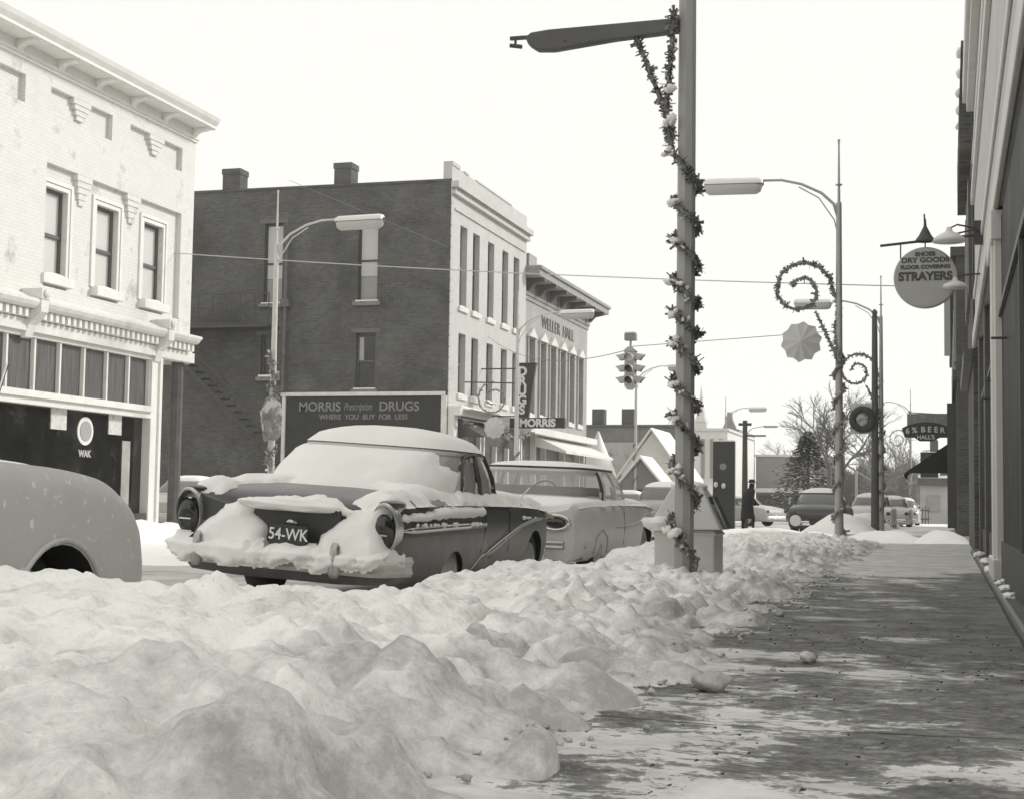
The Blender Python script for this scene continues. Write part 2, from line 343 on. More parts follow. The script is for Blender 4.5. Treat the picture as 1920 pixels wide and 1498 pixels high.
# the ploughed bank beside the walk
crest_px=[(60,1045),(140,1048),(190,1030),(240,1064),(330,1102),(430,1082),(500,1068),(640,1080),(720,1092),(790,1107),(850,1084),(940,1062),(1010,1047),(1060,1034),(1100,1044),(1150,1050),(1200,1037),(1240,1022)]
crest=[]
for p in crest_px:
    q=aX(p[0],p[1],-3.05); crest.append((q.y,q.z-.055))
crest=[(1.5,crest[0][1])]+crest+[(14.5,.34),(16,.3),(19,.38),(24,.32),(28,.36),(31,.2),(33,-.08)]
LUMP=[]
for px,py,z0,r,h in [(530,1340,.28,.22,.10),(600,1320,.3,.10,-.07),(450,1400,.25,.16,.12),(1010,1365,.2,.075,.14),(240,1275,.35,.13,-.10),(450,1150,.42,.14,-.10),(380,1200,.4,.09,-.06),(1000,1222,.33,.11,-.10),(850,1290,.32,.13,-.10),(620,1225,.4,.12,-.07),(330,1340,.3,.1,-.07),(700,1180,.4,.3,.07),(1130,1200,.3,.16,.08),(260,1180,.45,.25,.07),(880,1180,.4,.25,.07),(1060,1300,.25,.09,-.08),(1300,1180,.28,.1,.07),(160,1330,.3,.2,.07),(110,1230,.4,.12,-.08),(750,1350,.25,.2,.06),(360,1085,.35,.09,.05),(1325,1275,.14,.035,.07),(1300,1215,.16,.05,.06),(1200,1110,.42,.18,.06),(1400,1100,.3,.16,.09),(1340,1130,.34,.12,.05)]:
    q=aZ(px,py,z0); LUMP.append((q.x,q.y,r*1.0,h*.95))
rp=random.Random(99)
for _ in range(80):
    LUMP.append((rp.uniform(-2.9,-1.15),1.8+12*rp.random()**1.3,rp.uniform(.05,.13),-rp.uniform(.04,.10)))
for _ in range(60):
    LUMP.append((rp.uniform(-2.7,-1.05),1.8+13*rp.random()**1.2,rp.uniform(.04,.10),rp.uniform(.03,.06)))
def bank_h(x,y):
    wob=.18*noise.noise(Vector((y*.9,3,1)))+.07*noise.noise(Vector((y*3.1,8,2)))
    xe=-.93+wob*min(1,max(.25,(y-3.5)/4))-(max(0,y-10)*.02 if y<16 else .12)   # walk-side foot
    t=(xe-x)
    cz=interp(crest,y)
    if y>12.5 : cz=cz
    if t<=0: return -.02+t*.5
    u=t/(2.05+xe+1.0)
    base=.08+(cz-.08)*(1-(1-min(1,u))**1.6) if u<1 else cz
    xs=-3.45-.08*noise.noise(Vector((y*1.3,9,4)))
    if x<xs: 
        k=min(1,(xs-x)/.38); base=base*(1-k*k)-.14*k*k
    elif x<-2.9: base=base
    amp=min(1,t/.5)*(.55+.45*min(1,max(0,(y-2.2)/3)))
    big=fbm(x*1.25+9,y*1.15,1,2)
    mid=fbm(x*3.4,y*3.0,2,3)
    rid=1-abs(fbm(x*2.1+y*.5,y*1.7,6,3))*2
    edge=max(0,1-abs(u-.25)/.6)
    dc=min(1,abs(x+3.05)/.7+.18)
    def dome(sc,sd):
        p_=Vector((x*sc+.35*noise.noise(Vector((x*2,y*2,sd))),y*sc*.8+.35*noise.noise(Vector((x*2,y*2,sd+4))),sd)); f1=noise.voronoi(p_)[0][0]
        return 1-min(1,f1*1.22)**2.8
    def chunk(sc,sd,thr):
        p_=Vector((x*sc+.25*noise.noise(Vector((x*5,y*5,sd))),y*sc*.85+.25*noise.noise(Vector((x*5,y*5,sd+4))),sd)); ds,ps=noise.voronoi(p_); c=ps[0]
        rn=(math.sin(c.x*12.9898+c.y*78.233+sd)*43758.5453)%1.0
        if rn<thr: return 0
        e=max(0,ds[1]-ds[0]); return (rn-thr)/(1-thr)*(1-math.exp(-e*5.))+.15
    h=base-.03+amp*(.048*chunk(4.2,2.2,.5)*dc**.5+.030*chunk(9.5,6.1,.45)+.012*chunk(24,4.4,.3)-.042+.045*big*dc+.03*mid+.012*rid*edge+.10*(dome(2.9,1.5)-.5)*dc*(.75+.7*noise.noise(Vector((x*.7,y*.7,3))))+.05*(dome(5.6,7.5)-.5)*(.5+.8*edge)*dc**.3+.024*(dome(12.,3.5)-.5)*(.35+.9*edge))
    # chunky, broken snow near the foot
    ch=noise.noise(Vector((x*9,y*8,5))); ch2=noise.noise(Vector((x*19,y*17,7)))
    h+=(.5+.5*edge)*(.018*max(0,ch)*2+.008*ch2)*min(1,t/.15)*(1.4 if u<.6 else .7)+.004*noise.noise(Vector((x*38,y*34,2)))
    for cx,cy,r,a in LUMP:
        if abs(y-cy)>2.4*r or abs(x-cx)>2.1*r: continue
        d2=((x-cx)**2+((y-cy)*.85)**2)/(r*r)
        if d2<4: h+=a*math.exp(-(d2*1.1)**1.7)
    return h
b=MB(); rows=[]; y=1.45
while y<33:
    st=.022 if y<6 else .04 if y<10 else .06 if y<15 else .12; xs=.022
    rows.append([(-4.0+k*xs,y,bank_h(-4.0+k*xs,y)) for k in range(int(3.3/xs))]); y+=st
b.grid(rows)
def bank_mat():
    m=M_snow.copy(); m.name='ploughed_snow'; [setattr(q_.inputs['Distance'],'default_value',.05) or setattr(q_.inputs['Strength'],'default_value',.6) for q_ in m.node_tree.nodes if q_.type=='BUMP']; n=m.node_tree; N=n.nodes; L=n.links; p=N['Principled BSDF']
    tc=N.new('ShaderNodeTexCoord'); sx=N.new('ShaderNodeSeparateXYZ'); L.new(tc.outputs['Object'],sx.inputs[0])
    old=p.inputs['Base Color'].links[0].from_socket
    # grit stains with shade painted in, darker towards the foot of the bank
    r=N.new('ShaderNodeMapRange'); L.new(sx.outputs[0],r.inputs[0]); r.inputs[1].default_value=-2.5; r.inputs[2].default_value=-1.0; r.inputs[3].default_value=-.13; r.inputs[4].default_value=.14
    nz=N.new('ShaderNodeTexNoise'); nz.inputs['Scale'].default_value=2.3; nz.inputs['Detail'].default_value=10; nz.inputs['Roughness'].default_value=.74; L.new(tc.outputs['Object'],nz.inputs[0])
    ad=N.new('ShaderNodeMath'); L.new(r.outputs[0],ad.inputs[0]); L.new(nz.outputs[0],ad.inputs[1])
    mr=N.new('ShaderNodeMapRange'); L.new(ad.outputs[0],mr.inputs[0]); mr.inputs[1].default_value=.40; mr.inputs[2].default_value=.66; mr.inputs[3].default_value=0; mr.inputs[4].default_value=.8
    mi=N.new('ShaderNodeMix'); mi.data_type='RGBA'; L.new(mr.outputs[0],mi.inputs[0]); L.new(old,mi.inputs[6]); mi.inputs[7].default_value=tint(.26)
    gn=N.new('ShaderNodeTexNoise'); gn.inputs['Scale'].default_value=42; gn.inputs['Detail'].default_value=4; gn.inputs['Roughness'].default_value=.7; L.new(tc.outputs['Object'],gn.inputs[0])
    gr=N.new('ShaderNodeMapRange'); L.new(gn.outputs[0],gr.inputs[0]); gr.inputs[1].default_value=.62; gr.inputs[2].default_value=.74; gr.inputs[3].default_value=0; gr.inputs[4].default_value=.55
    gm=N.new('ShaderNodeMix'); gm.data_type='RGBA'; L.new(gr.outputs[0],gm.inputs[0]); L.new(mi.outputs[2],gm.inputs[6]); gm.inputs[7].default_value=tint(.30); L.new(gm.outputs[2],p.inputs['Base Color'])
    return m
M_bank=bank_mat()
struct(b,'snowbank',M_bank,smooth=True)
# loose chunks along the foot of the bank
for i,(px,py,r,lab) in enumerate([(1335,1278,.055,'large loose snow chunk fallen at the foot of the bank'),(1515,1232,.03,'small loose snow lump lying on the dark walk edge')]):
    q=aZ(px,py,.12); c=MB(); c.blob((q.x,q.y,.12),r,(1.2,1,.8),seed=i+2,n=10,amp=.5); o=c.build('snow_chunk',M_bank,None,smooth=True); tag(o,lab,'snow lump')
rs=random.Random(21); s=MB()
for k in range(170):
    y=rs.uniform(3.2,16)**1.0; x=-1.0+.18*noise.noise(Vector((y*.9,3,1)))+rs.gauss(-.06,.09)
    r=rs.uniform(.004,.013)*(1.8 if rs.random()<.08 else 1); z=max(.1,bank_h(x,y)); s.blob((x,y,z+r*.4),r,(1.2,1,.8),seed=k,n=5,amp=.6)
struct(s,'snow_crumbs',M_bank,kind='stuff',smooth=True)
s=MB()
for k in range(130):
    y=rs.uniform(3.3,9); x=rs.uniform(-1.0,.4); r=rs.uniform(.003,.010); a_=rs.uniform(0,PI); z=.104+.012*fbm(x*1.4,y*1.4,3,3)
    s.add([(x+r*math.cos(a_+j*2*PI/5)*(1.25 if j%2 else 1),y+r*math.sin(a_+j*2*PI/5),z+.002*j) for j in range(5)],[(0,1,2,3,4)])
struct(s,'dirt_specks',mat('dirt_speck',.03,.9),kind='stuff')
# far banks
def ridge(name,x0,x1,y0,y1,h,seed,st=.25,m=None):
    b=MB(); rows=[]; y=y0
    n=max(6,int((x1-x0)/.15))
    while y<=y1:
        e=min(1,(y-y0)/.8,(y1-y)/.8+.001)
        rows.append([(x0+(x1-x0)*k/n,y,-.12+(h*(1+.45*fbm(y*.8,seed,k*.05,3)))*max(0,math.sin(PI*k/n))**.7*max(0,e)**.5+.05*fbm(k*.4,y*2.,seed,3)) for k in range(n+1)]); y+=st
    b.grid(rows); struct(b,name,m or M_snow,smooth=True)
ridge('snowbank_across_the_street',-15.9,-14.0,8,34,.42,4)
ridge('snowbank_across_the_street_beyond',-16.2,-14.2,53,140,.5,5)
ridge('snowbank_past_the_crossing',-4.3,-1.9,43,130,.62,6)
ridge('snow_mound_at_the_crossing',-5.9,-1.2,29,34.5,.42,9)
ridge('snow_drift_on_the_kerb',-2.9,-.4,40.2,43.6,.30,17,.12)
ridge('snow_drift_by_the_corner',-.9,.6,38.5,42.6,.34,18,.12)
ridge('snow_drift_across_the_walk_end',-1.6,.5,27,33.4,.16,19,.12)
ridge('snow_mound_by_the_wall',-1.0,.42,22,33,.14,11)
ridge('snow_ridge_in_the_side_lot',-30,-18.2,36,39,.35,12)
ridge('snow_patch_by_the_corner_building',-14.5,-9.5,17.5,24,.10,15)
# ============================================================ LEFT CORNER BUILDING
def corner_building():
    X=-18.; T=thing('corner_store_building','white painted two-storey corner store with bracketed cornice and dark shop window at left','building',(X,28,0))
    cols=[26.79+2.035*k for k in range(-5,3)]; Y0,Y1=16.,33.05
    wins=[(c+.03,c+.93,5.42,7.28) for c in cols]
    # recess runs holding the windows, panels above
    rec=[(26.75,32.45,5.15,7.75),(18.0,24.2,5.15,7.75)]; pans=[(26.8,29.2,8.78,9.36),(29.97,32.4,8.78,9.36),(23.5,25.9,8.78,9.36)]
    wl=MB(); wallY(wl,X,Y0,Y1,4.6,9.65,rec+pans,.12)
    wl.add([(X-.12,p[i],z) for p in [] for i in (0,1) for z in (0,)],[])
    for r_ in rec: wallY(wl,X-.12,r_[0],r_[1],r_[2],r_[3],[w_ for w_ in wins if r_[0]<w_[0]<r_[1]],.20)
    for r_ in pans: wallY(wl,X-.12,r_[0],r_[1],r_[2],r_[3],[],.1)
    wl.box(-40,X-.42,Y0,Y1-.02,4.6,9.75); wl.add([(X,Y1,4.1),(X,Y1,9.75),(-40,Y1,9.75),(-40,Y1,4.1)],[(0,1,2,3)]); wl.add([(X,Y0,-.1),(X,Y0,9.75),(-40,Y0,9.75),(-40,Y0,-.1)],[(0,1,2,3)])
    wl.add([(X-1.8,Y0,-.1),(X-1.8,31.7,-.1),(X-1.8,31.7,4.6),(X-1.8,Y0,4.6)],[(0,1,2,3)]); wl.add([(X-.1,31.66,-.1),(-40,31.66,-.1),(-40,31.66,4.6),(X-.1,31.66,4.6)],[(0,1,2,3)]); wl.add([(X,31.66,4.601),(-40,31.66,4.601),(-40,Y1,4.601),(X,Y1,4.601)],[(0,1,2,3)])
    wl.build('wall',M_pbrick,T)
    for w_ in wins:
        if any(r_[0]<w_[0]<r_[1] for r_ in rec):
            fo=winY(T,X-.30,*w_,rail=.47,fw=.07,sm=M_white,glass=mat('painted_sky_glass',.62,.3));  # pale pane colour stands in for the reflected sky
            s=MB()   # stepped casing round the opening
            for d_ in (0,.10):
                x0,x1=X-.12,X-.10+(.02 if d_ else 0); y0,y1,z0,z1=w_[0]-.001-d_,w_[1]+.001+d_,w_[2]-.002,w_[3]+.001+d_
                s.box(x0,x1,y0-.08,y0,z0,z1+.08); s.box(x0,x1,y1,y1+.08,z0,z1+.08); s.box(x0,x1,y0,y1,z1,z1+.08)
            s.build('window_casing',M_white,T)
    # pendants (stepped brick corbels) hanging from recess heads
    for y in (28.2,30.25,19.9,21.9): 
        s=MB()
        for k in range(5): s.box(X-.125+0.001*k,X-.004-.018*k,y-.30+.05*k,y+.30-.05*k,7.75-.13*(k+1),7.75-.13*k-.001)
        s.build('pendant',M_pbrick,T)
    for y in (28.0,31.2,24.7):
        s=MB()
        for k in range(4): s.box(X-.125+0.001*k,X-.004-.018*k,y-.34+.07*k,y+.34-.07*k,9.36-.11*(k+1),9.36-.11*k-.001)
        s.build('pendant',M_pbrick,T)
    # cornice
    s=MB(); s.box(X-.3,X+.05,Y0,Y1+.04,9.65,9.71); s.box(X-.3,X+.08,Y0,Y1+.06,9.711,9.78); s.box(X-.3,X+.04,Y0,Y1+.03,9.781,10.0)
    s.prism([(0,9.96),(.48,9.96),(.53,9.98),(.53,10.04),(.61,10.14),(.65,10.24),(0,10.24)],lambda u,v,d:(X+u,Y0+d,v),Y1+.06-Y0)
    s.box(-40,X-.01,Y1-.1,Y1+.04,9.8,10.23)
    c=s.build('cornice',M_white,T,bevel=.008)
    sn=MB(); sn.box(X-.3,X+.60,Y0,Y1+.02,10.241,10.265); sn.build('snow',M_csnow,c,bevel=.02)
    for k in range(9):
        y=32.85-1.46*k; br=MB(); br.prism([(0,9.74),(.05,9.76),(.10,9.84),(.20,9.88),(.38,9.90),(.42,9.958),(0,9.958)],lambda u,v,d:(X+.041+u,y-.09+d,v),.18)
        br.build('bracket',M_white,c,bevel=.006)
    # storefront cornice with dentils
    s=MB(); s.box(X-.1,X+.46,24.6,Y1-.2,4.68,4.75); s.prism([(0,4.56),(.36,4.56),(.42,4.61),(.46,4.679),(0,4.679)],lambda u,v,d:(X+u,24.7+d,v),Y1-.25-24.7)
    s.prism([(0,4.751),(.40,4.751),(.05,4.90),(0,4.90)],lambda u,v,d:(X+u,24.7+d,v),6.9)
    s.box(X-.1,X+.16,16.0,Y1-.02,4.12,4.36); s.box(X-.1,X+.10,16.0,Y1-.03,4.361,4.559)
    sc=s.build('shop_cornice',M_trim,T,bevel=.006)
    y=24.9
    while y<32.7: s=MB(); s.box(X+.101,X+.30,y,y+.10,4.38,4.55); y+=.215; s.build('dentil',M_white,sc)
    for y in (31.15,26.0): 
        s=MB(); s.box(X+.02,X+.50,y,y+.30,4.76,4.98); s.prism([(0,3.98),(.1,4.0),(.18,4.25),(.46,4.5),(.46,4.759),(0,4.759)],lambda u,v,d:(X+.02+u,y+.02+d,v),.26)
        s.lathe((X+.505,y+.15,4.88),[(.09,0),(.09,.03),(.05,.05)],16,'x'); s.build('console',M_trim,sc,bevel=.006)
    # piers
    for y in (31.15,18.6,25.6 if False else 22.4):
        s=MB(); s.box(X-.25,X+.08,y,y+.5,-.05,4.119); s.box(X-.2,X+.13,y+.30,y+.42,-.05,4.118); s.build('shop_pier',M_white,T,bevel=.01)
    # transom: ribbed prism glass
    s=MB(); ys=[26.55+(31.15-26.55)*k/5 for k in range(6)]
    s.box(X-.12,X+.06,18.6,31.15,4.03,4.118); s.box(X-.14,X+.16,18.6,31.15,2.80,2.94); s.box(X-.10,X+.08,18.6,31.15,2.66,2.799)
    for y in ys+[22.9+.9*k for k in range(4)]: s.box(X-.1,X+.02,y-.03,y+.03,2.941,4.029)
    s.build('transom_frame',M_white,T,bevel=.004)
    g=mat('ribbed_transom_glass',.13,.35,var=.35,vs=1.,stretch=(1,22,.8),g2=.07,thr=(1.2,.45,.62)); s=MB()
    s.box(X-.09,X-.07,18.6,31.14,2.94,4.03); s.build('transom_glass',g,T)
    s=MB(); s.box(X-.16,X-.14,18.6,31.15,.45,2.67); sg=s.build('shop_window',M_glassd,T)
    s=MB(); s.box(X-.25,X+.05,18.6,31.14,-.1,.449); s.build('stall_riser',M_dtrim,T)
    s=MB(); s.box(X-.135,X-.12,30.28,30.62,.6,2.1); s.build('pale_panel',mat('panel',.5,.6,var=.2,vs=3),sg)
    for nm,y0,y1 in (('poster',27.4,27.98),('poster',29.66,30.2)):
        s=MB(); s.box(X-.135,X-.11,y0,y1,2.22,2.72); po=s.build(nm,M_paper,sg)
    s=MB(); s.lathe((X-.135,28.73,2.24),[(.31,0),(.31,.02)],28,'x'); s.build('emblem_ring',mat('emblem_white',.75,.5),sg)
    s=MB(); s.lathe((X-.11,28.73,2.24),[(.22,0),(.22,.01)],28,'x'); s.build('emblem_centre',mat('emblem_grey',.35,.5),sg)
    text('window_lettering','WAK',.20,mat('faded_window_paint',.40,.8),sg,TM((X-.12,28.73,1.74),90,90),.004,.01)
corner_building()
# ============================================================ MORRIS BUILDING (dark brick flank, pale front)
def morris():
    X,Y=-18.,53.; T=thing('drugstore_building','three-storey building with dark brick side wall, pale front and two roof chimneys','building',(X,Y,0))
    side=[(-25.72,-24.93,8.46,11.64),(-21.76,-20.94,8.46,11.64),(-21.77,-20.97,5.09,7.25),(-25.76,-25.0,5.6,7.25)]
    w=MB(); wallX(w,Y,-34,X,-.1,13.05,side,.22); w.box(-34,X-.4,Y+.4,63.4,12.6,12.9); w.add([(-34,Y,-.1),(-34,63.4,-.1),(-34,63.4,13),(-34,Y,13)],[(0,1,2,3)])
    w.box(-34,-18.002,Y-.04,Y+.3,12.98,13.07)
    w.box(-29.2,-26.2,Y-.02,Y+.0,6.95,7.15) if False else None
    w.build('side_wall',M_brick,T)
    for i,(a0,a1,c0,c1) in enumerate(side):
        f=MB(); yy=Y+.2; 
        for q in ((a0,a0+.07,c0,c1),(a1-.07,a1,c0,c1),(a0+.07,a1-.07,c1-.07,c1),(a0+.07,a1-.07,c0,c0+.07),(a0+.07,a1-.07,(c0+c1)/2-.04,(c0+c1)/2+.04)): f.box(q[0],q[1],yy-.05-(.01 if q[3]-q[2]<.1 else 0),yy+.02,q[2],q[3])
        fo=f.build('window',M_dtrim if i<2 else M_sash,T); p=MB(); p.box(a0+.04,a1-.04,yy,yy+.015,c0+.04,c1-.04)
        p.build('pane',M_blindg if i<2 else mat('dark_pane',.05,.2,var=.3,vs=2),fo)
        if i<2: 
            p=MB(); p.box(a0+.08,a1-.08,yy-.03,yy-.012,c0+1.0,c1-.1); p.build('blind',M_blind,fo)
        if i==2:
            p=MB(); p.box(a0+.08,a0+.27,yy-.03,yy-.012,c0+1.1,c1-.15); p.build('curtain',mat('curtain',.4,.8),fo)
        s=MB(); s.box(a0-.15,a1+.15,Y-.12,Y+.2,c0-.16,c0-.003); s.build('sill',mat('stone_sill',.2,.8,var=.2,vs=6),fo,bevel=.01)
        s=MB(); s.box(a0-.05,a1+.05,Y-.11,Y+.06,c0,c0+.05 if i!=3 else c0+.08); s.build('snow_on_sill',M_csnow,fo,bevel=.015)
        s=MB(); s.box(a0-.2,a1+.2,Y-.03,Y+.1,c1+.003,c1+.16); s.build('lintel',mat('stone_lintel',.14,.85,var=.2,vs=6),fo)
    # painted band with lettering
    s=MB(); s.box(-24.6,-18.25,Y-.03,Y-.003,-.05,4.82); so_=s.build('painted_sign_band',mat('painted_dark_band',.032,.7,var=.2,vs=1.5),T)
    s=MB(); s.box(-24.8,-18.1,Y-.16,Y-.002,4.83,4.98); s.box(-18.24,-18.02,Y-.12,Y-.005,3.2,4.829) ; s.box(-24.75,-24.61,Y-.12,Y-.003,-.05,4.829); s.build('band_moulding',M_trim,so_,bevel=.01)
    ml=mat('faded_sign_paint',.24,.8,var=.2,vs=6)
    text('sign_lettering','MORRIS',.50,ml,so_,TM((-23.2,Y-.032,4.42)),.004,.008); text('sign_lettering','Prescription',.42,ml,so_,TM((-21.60,Y-.032,4.42))@Matrix(((.56,.22,0,0),(0,1,0,0),(0,0,1,0),(0,0,0,1))),.004,.0); text('sign_lettering','DRUGS',.50,ml,so_,TM((-19.95,Y-.032,4.42)),.004,.008)
    text('sign_lettering','WHERE  YOU  BUY  FOR  LESS',.27,ml,so_,TM((-21.4,Y-.032,4.03)),.004,.004)
    for x0,x1 in ((-27.65,-26.9),(-22.86,-22.15)):
        s=MB(); s.box(x0,x1,Y+.05,Y+.75,12.9,13.85); s.box(x0-.03,x1+.03,Y+.02,Y+.78,13.70,13.92); s.build('chimney',M_brick,T)
    # balcony, railing and stair of the fire escape
    s=MB()
    for x in [-31+.6*k for k in range(11)]: s.box(x-.015,x+.015,Y-1.0,Y-.97,7.6,8.75)
    for z in (7.6,8.2,8.75): s.box(-31.,-25.,Y-1.0,Y-.96,z-.02,z+.02)
    s.box(-31.,-25.,Y-1.0,Y,7.45,7.55)
    for k in range(16): s.box(-30+.28*k,-29.7+.28*k,Y-.95,Y-.25,7.3-.26*k,7.34-.26*k)
    s.obox((-27.8,Y-.95,5.35),(2.25,0,-2.08),(0,.02,0),(.03,0,.06)); s.obox((-27.8,Y-.95,6.2),(2.25,0,-2.08),(0,.015,0),(.02,0,.02)); s.build('fire_escape',M_dtrim,T)
    s=MB(); s.tube([(-24.7,Y-.2,5.0),(-24.66,Y-.2,11.05)],.07,8); s.box(-24.85,-24.5,Y-.3,Y-.05,8.3,8.6); s.build('downpipe',mat('iron_pipe',.12,.6,var=.3,vs=3),T)
    # front
    up=[(54.10,54.98,8.36,11.5),(55.72,56.6,8.36,11.5),(57.72,58.6,8.36,11.5),(59.78,60.66,8.36,11.5),(61.5,62.38,8.36,11.5)]
    lo=[(a,b_,4.98,7.33) for a,b_,_,_ in up]
    w=MB(); wallY(w,X,Y,63.5,4.4,13.0,up+lo,.30); w.box(X-.35,X-.001,Y+.003,63.49,13.001,13.6)
    for k,(a_,b_,h_) in enumerate(((53.0,53.9,13.75),(54.5,55.,13.68),(56.,61.,13.66))): w.box(X-.35,X+.03,a_,b_,13.601,h_)
    for z in [4.6+.42*k for k in range(20)]: w.box(X-.02,X+.012,Y-.012,Y+.30,z,z+.36)
    w.add([(X-.3,Y,4.4),(X-.3,63.5,4.4),(X-.3,63.5,13),(X-.3,Y,13)],[(0,1,2,3)])
    w.build('front_wall',M_pbrick2,T)
    dk=mat('dusty_dark_glass',.075,.25,var=.4,vs=1.2)
    for q in up+lo: winY(T,X-.27,*q,rail=.5,glass=dk,fw=.06,sm=M_trim,frame=M_blindg if q[0]<55 else M_sash)
    s=MB(); s.box(X-.02,X+.16,Y-.02,63.6,12.5,12.62); s.box(X-.02,X+.28,Y-.03,63.65,12.75,12.98); y=53.1
    while y<63.4: s.box(X+.0,X+.16,y,y+.12,12.621,12.749); y+=.25
    s.box(X,X+.06,Y+.3,63.2,11.95,12.02); s.build('cornice',M_pbrick2,T)
    # shop front
    s=MB(); s.box(X-.4,X+.5,Y,63.5,4.1,4.4); s.box(X-.3,X+.25,Y+.0,Y+.45,-.05,4.099); s.build('shop_cornice',M_white,T,bevel=.01)
    s=MB(); s.box(X+.502,X+.9,Y+.3,63.3,4.33,4.37); s.box(X,X+.52,Y,63.5,4.401,4.46); s.build('snow',M_csnow,T)
    s=MB(); s.box(X-1.5,X-.3,Y+.45,63.3,.0,4.1); s.build('shop_window',mat('shop_front_glass',.10,.2,var=.5,vs=1.),T)
    for y in (55.5,57.4,57.9,59.6,61.4,63.1): 
        s=MB(); s.box(X-.29,X-.1,y,y+.14,-.05,4.099); s.build('mullion',M_white,T)
    s=MB(); s.add([(X+.02,53.6,4.05),(X+.02,57.3,4.05),(X+1.3,57.3,3.3),(X+1.3,53.6,3.3)],[(0,1,2,3)]); s.add([(X+1.3,53.6,3.3),(X+1.3,57.3,3.3),(X+1.3,57.3,3.0),(X+1.3,53.6,3.0)],[(0,1,2,3)]); s.add([(X+.02,53.6,4.05),(X+1.3,53.6,3.3),(X+.02,53.6,3.3)],[(0,1,2)])
    s.build('awning',mat('dark_awning',.08,.9,var=.3,vs=2),T)
    s=MB(); rs=random.Random(3); garland(s,[(X+.55,53.2,3.95),(X+.62,55.2,3.6),(X+.6,57.2,3.95),(X+.62,60,3.55),(X+.6,63,3.95)],.13,.10,60,rnd=rs); s.build('garland',[M_leaf,M_leaf2],T)
morris()
# signs on the drugstore
def drugs_sign():
    T=thing('blade_sign','tall tapered vertical sign reading DRUGS hung off the drugstore front','sign',(-17,60,4.3))
    Y=57.; s=MB(); s.prism([(-16.52,6.36),(-15.72,6.36),(-15.74,6.2),(-16.0,4.26),(-16.5,4.26)],lambda u,v,d:(u,Y+d,v),.22)
    s.box(-16.5,-15.68,Y-.02,Y+.24,6.361,6.42)
    p=s.build('sign_board',mat('sign_black',.03,.4),T,bevel=.01)
    for k,c in enumerate('DRUGS'): text('letter',c,.50,mat('neon_white',.7,.4),T,TM((-16.25,Y-.02,6.06-.38*k)),.012,.022)
    s=MB(); s.box(-16.75,-14.5,Y-.03,Y+.25,3.83,4.24); s.build('name_board',mat('sign_black'),T,bevel=.01)
    text('name_lettering','MORRIS',.42,mat('neon_white'),T,TM((-15.6,Y-.045,4.02)),.012,.02)
    s=MB(); s.tube([(-18,Y+.1,6.2),(-16.4,Y+.1,6.2)],.03,6); s.tube([(-18,Y+.1,4.3),(-16.4,Y+.1,4.3)],.03,6); s.build('bracket',M_dtrim,T)
drugs_sign()
# ============================================================ HALL BUILDING
def hall():
    X=-18.3; T=thing('hall_building','pale two-storey hall with six tall narrow windows and heavy bracketed eaves','building',(X,70,0))
    Y0,Y1=63.6,76.6; ws=[(a,a+.95,4.95,8.35) for a in (65.0,67.0,68.85,70.75,72.6,74.5)]
    w=MB(); wallY(w,X,Y0,Y1,4.3,10.05,ws,.3); w.box(-34,X-.32,Y0,Y1,4.3,10.05); w.add([(X,Y1,-.1),(X,Y1,10),(-34,Y1,10),(-34,Y1,-.1)],[(0,1,2,3)])
    for a,b_,c,d in ws:
        w.box(X,X+.08,a-.18,a-.02,4.8,8.5); w.box(X,X+.08,b_+.02,b_+.18,4.8,8.5)
    w.build('wall',M_pbrick3,T)
    dk=mat('dusty_dark_glass')
    for q in ws:
        fo=winY(T,X-.27,*q,rail=.52,glass=dk,frame=mat('grey_sash',.3,.6))
        s=MB(); s.prism([(q[0]-.25,8.42),(q[1]+.25,8.42),((q[0]+q[1])/2,8.85)],lambda u,v,d:(X+.02+d,u,v),.14); s.build('window_pediment',M_trim,fo)
    s=MB(); s.box(X-.4,X+.95,Y0-.2,Y1+.9,10.95,11.25); s.box(X-.4,X+1.05,Y0-.2,Y1+1.0,11.251,11.4); s.box(X-.4,X+.06,Y0,Y1+.05,10.051,10.25); s.box(X-.4,X+.12,Y0,Y1+.1,10.251,10.40); s.box(X-.4,X+.02,Y0,Y1,10.401,10.949); s.box(X-.3,X+.4,Y0,Y0+1.3,11.401,12.0)
    c=s.build('eaves',mat('eaves_paint',.30,.7,var=.1,vs=3),T,bevel=.01)
    s=MB(); s.box(X-.4,X+.9,Y0,Y1+.85,11.401,11.45) if False else s.box(X+.41,X+.9,Y0,Y1+.85,11.401,11.46); s.build('snow',M_csnow,c)
    for k in range(7):
        y=64.2+2.0*k; s=MB(); s.prism([(0,10.42),(.12,10.45),(.35,10.7),(.85,10.8),(.85,10.948),(0,10.948)],lambda u,v,d:(X+.121+u,y+d,v),.28); s.build('bracket',mat('eaves_dark',.10,.7),c)
    text('hall_lettering','WELLER  HALL',.80,mat('raised_letters',.16,.7),T,TM((X+.03,70.4,9.35),90,90),.012,.0,sx=1.2)
    s=MB(); s.box(X-.4,X+.6,Y0,Y1,4.0,4.299); s.prism([(0,3.999),(1.5,3.3),(1.5,3.18),(0,3.5)],lambda u,v,d:(X+.0+u,66.4+d,v),10.0); s.build('canopy',M_white,T)
    s=MB(); s.box(X-1.5,X-.3,Y0+.3,Y1-.2,0,4.0); s.build('shop_window',mat('mid_shop_glass',.20,.3,var=.4,vs=.8),T)
    for y in (64.2,66.6,68.4,72.,75.2,76.2):
        s=MB(); s.box(X-.29,X-.02,y,y+.16,-.05,3.999); s.build('mullion',M_white,T)
hall()
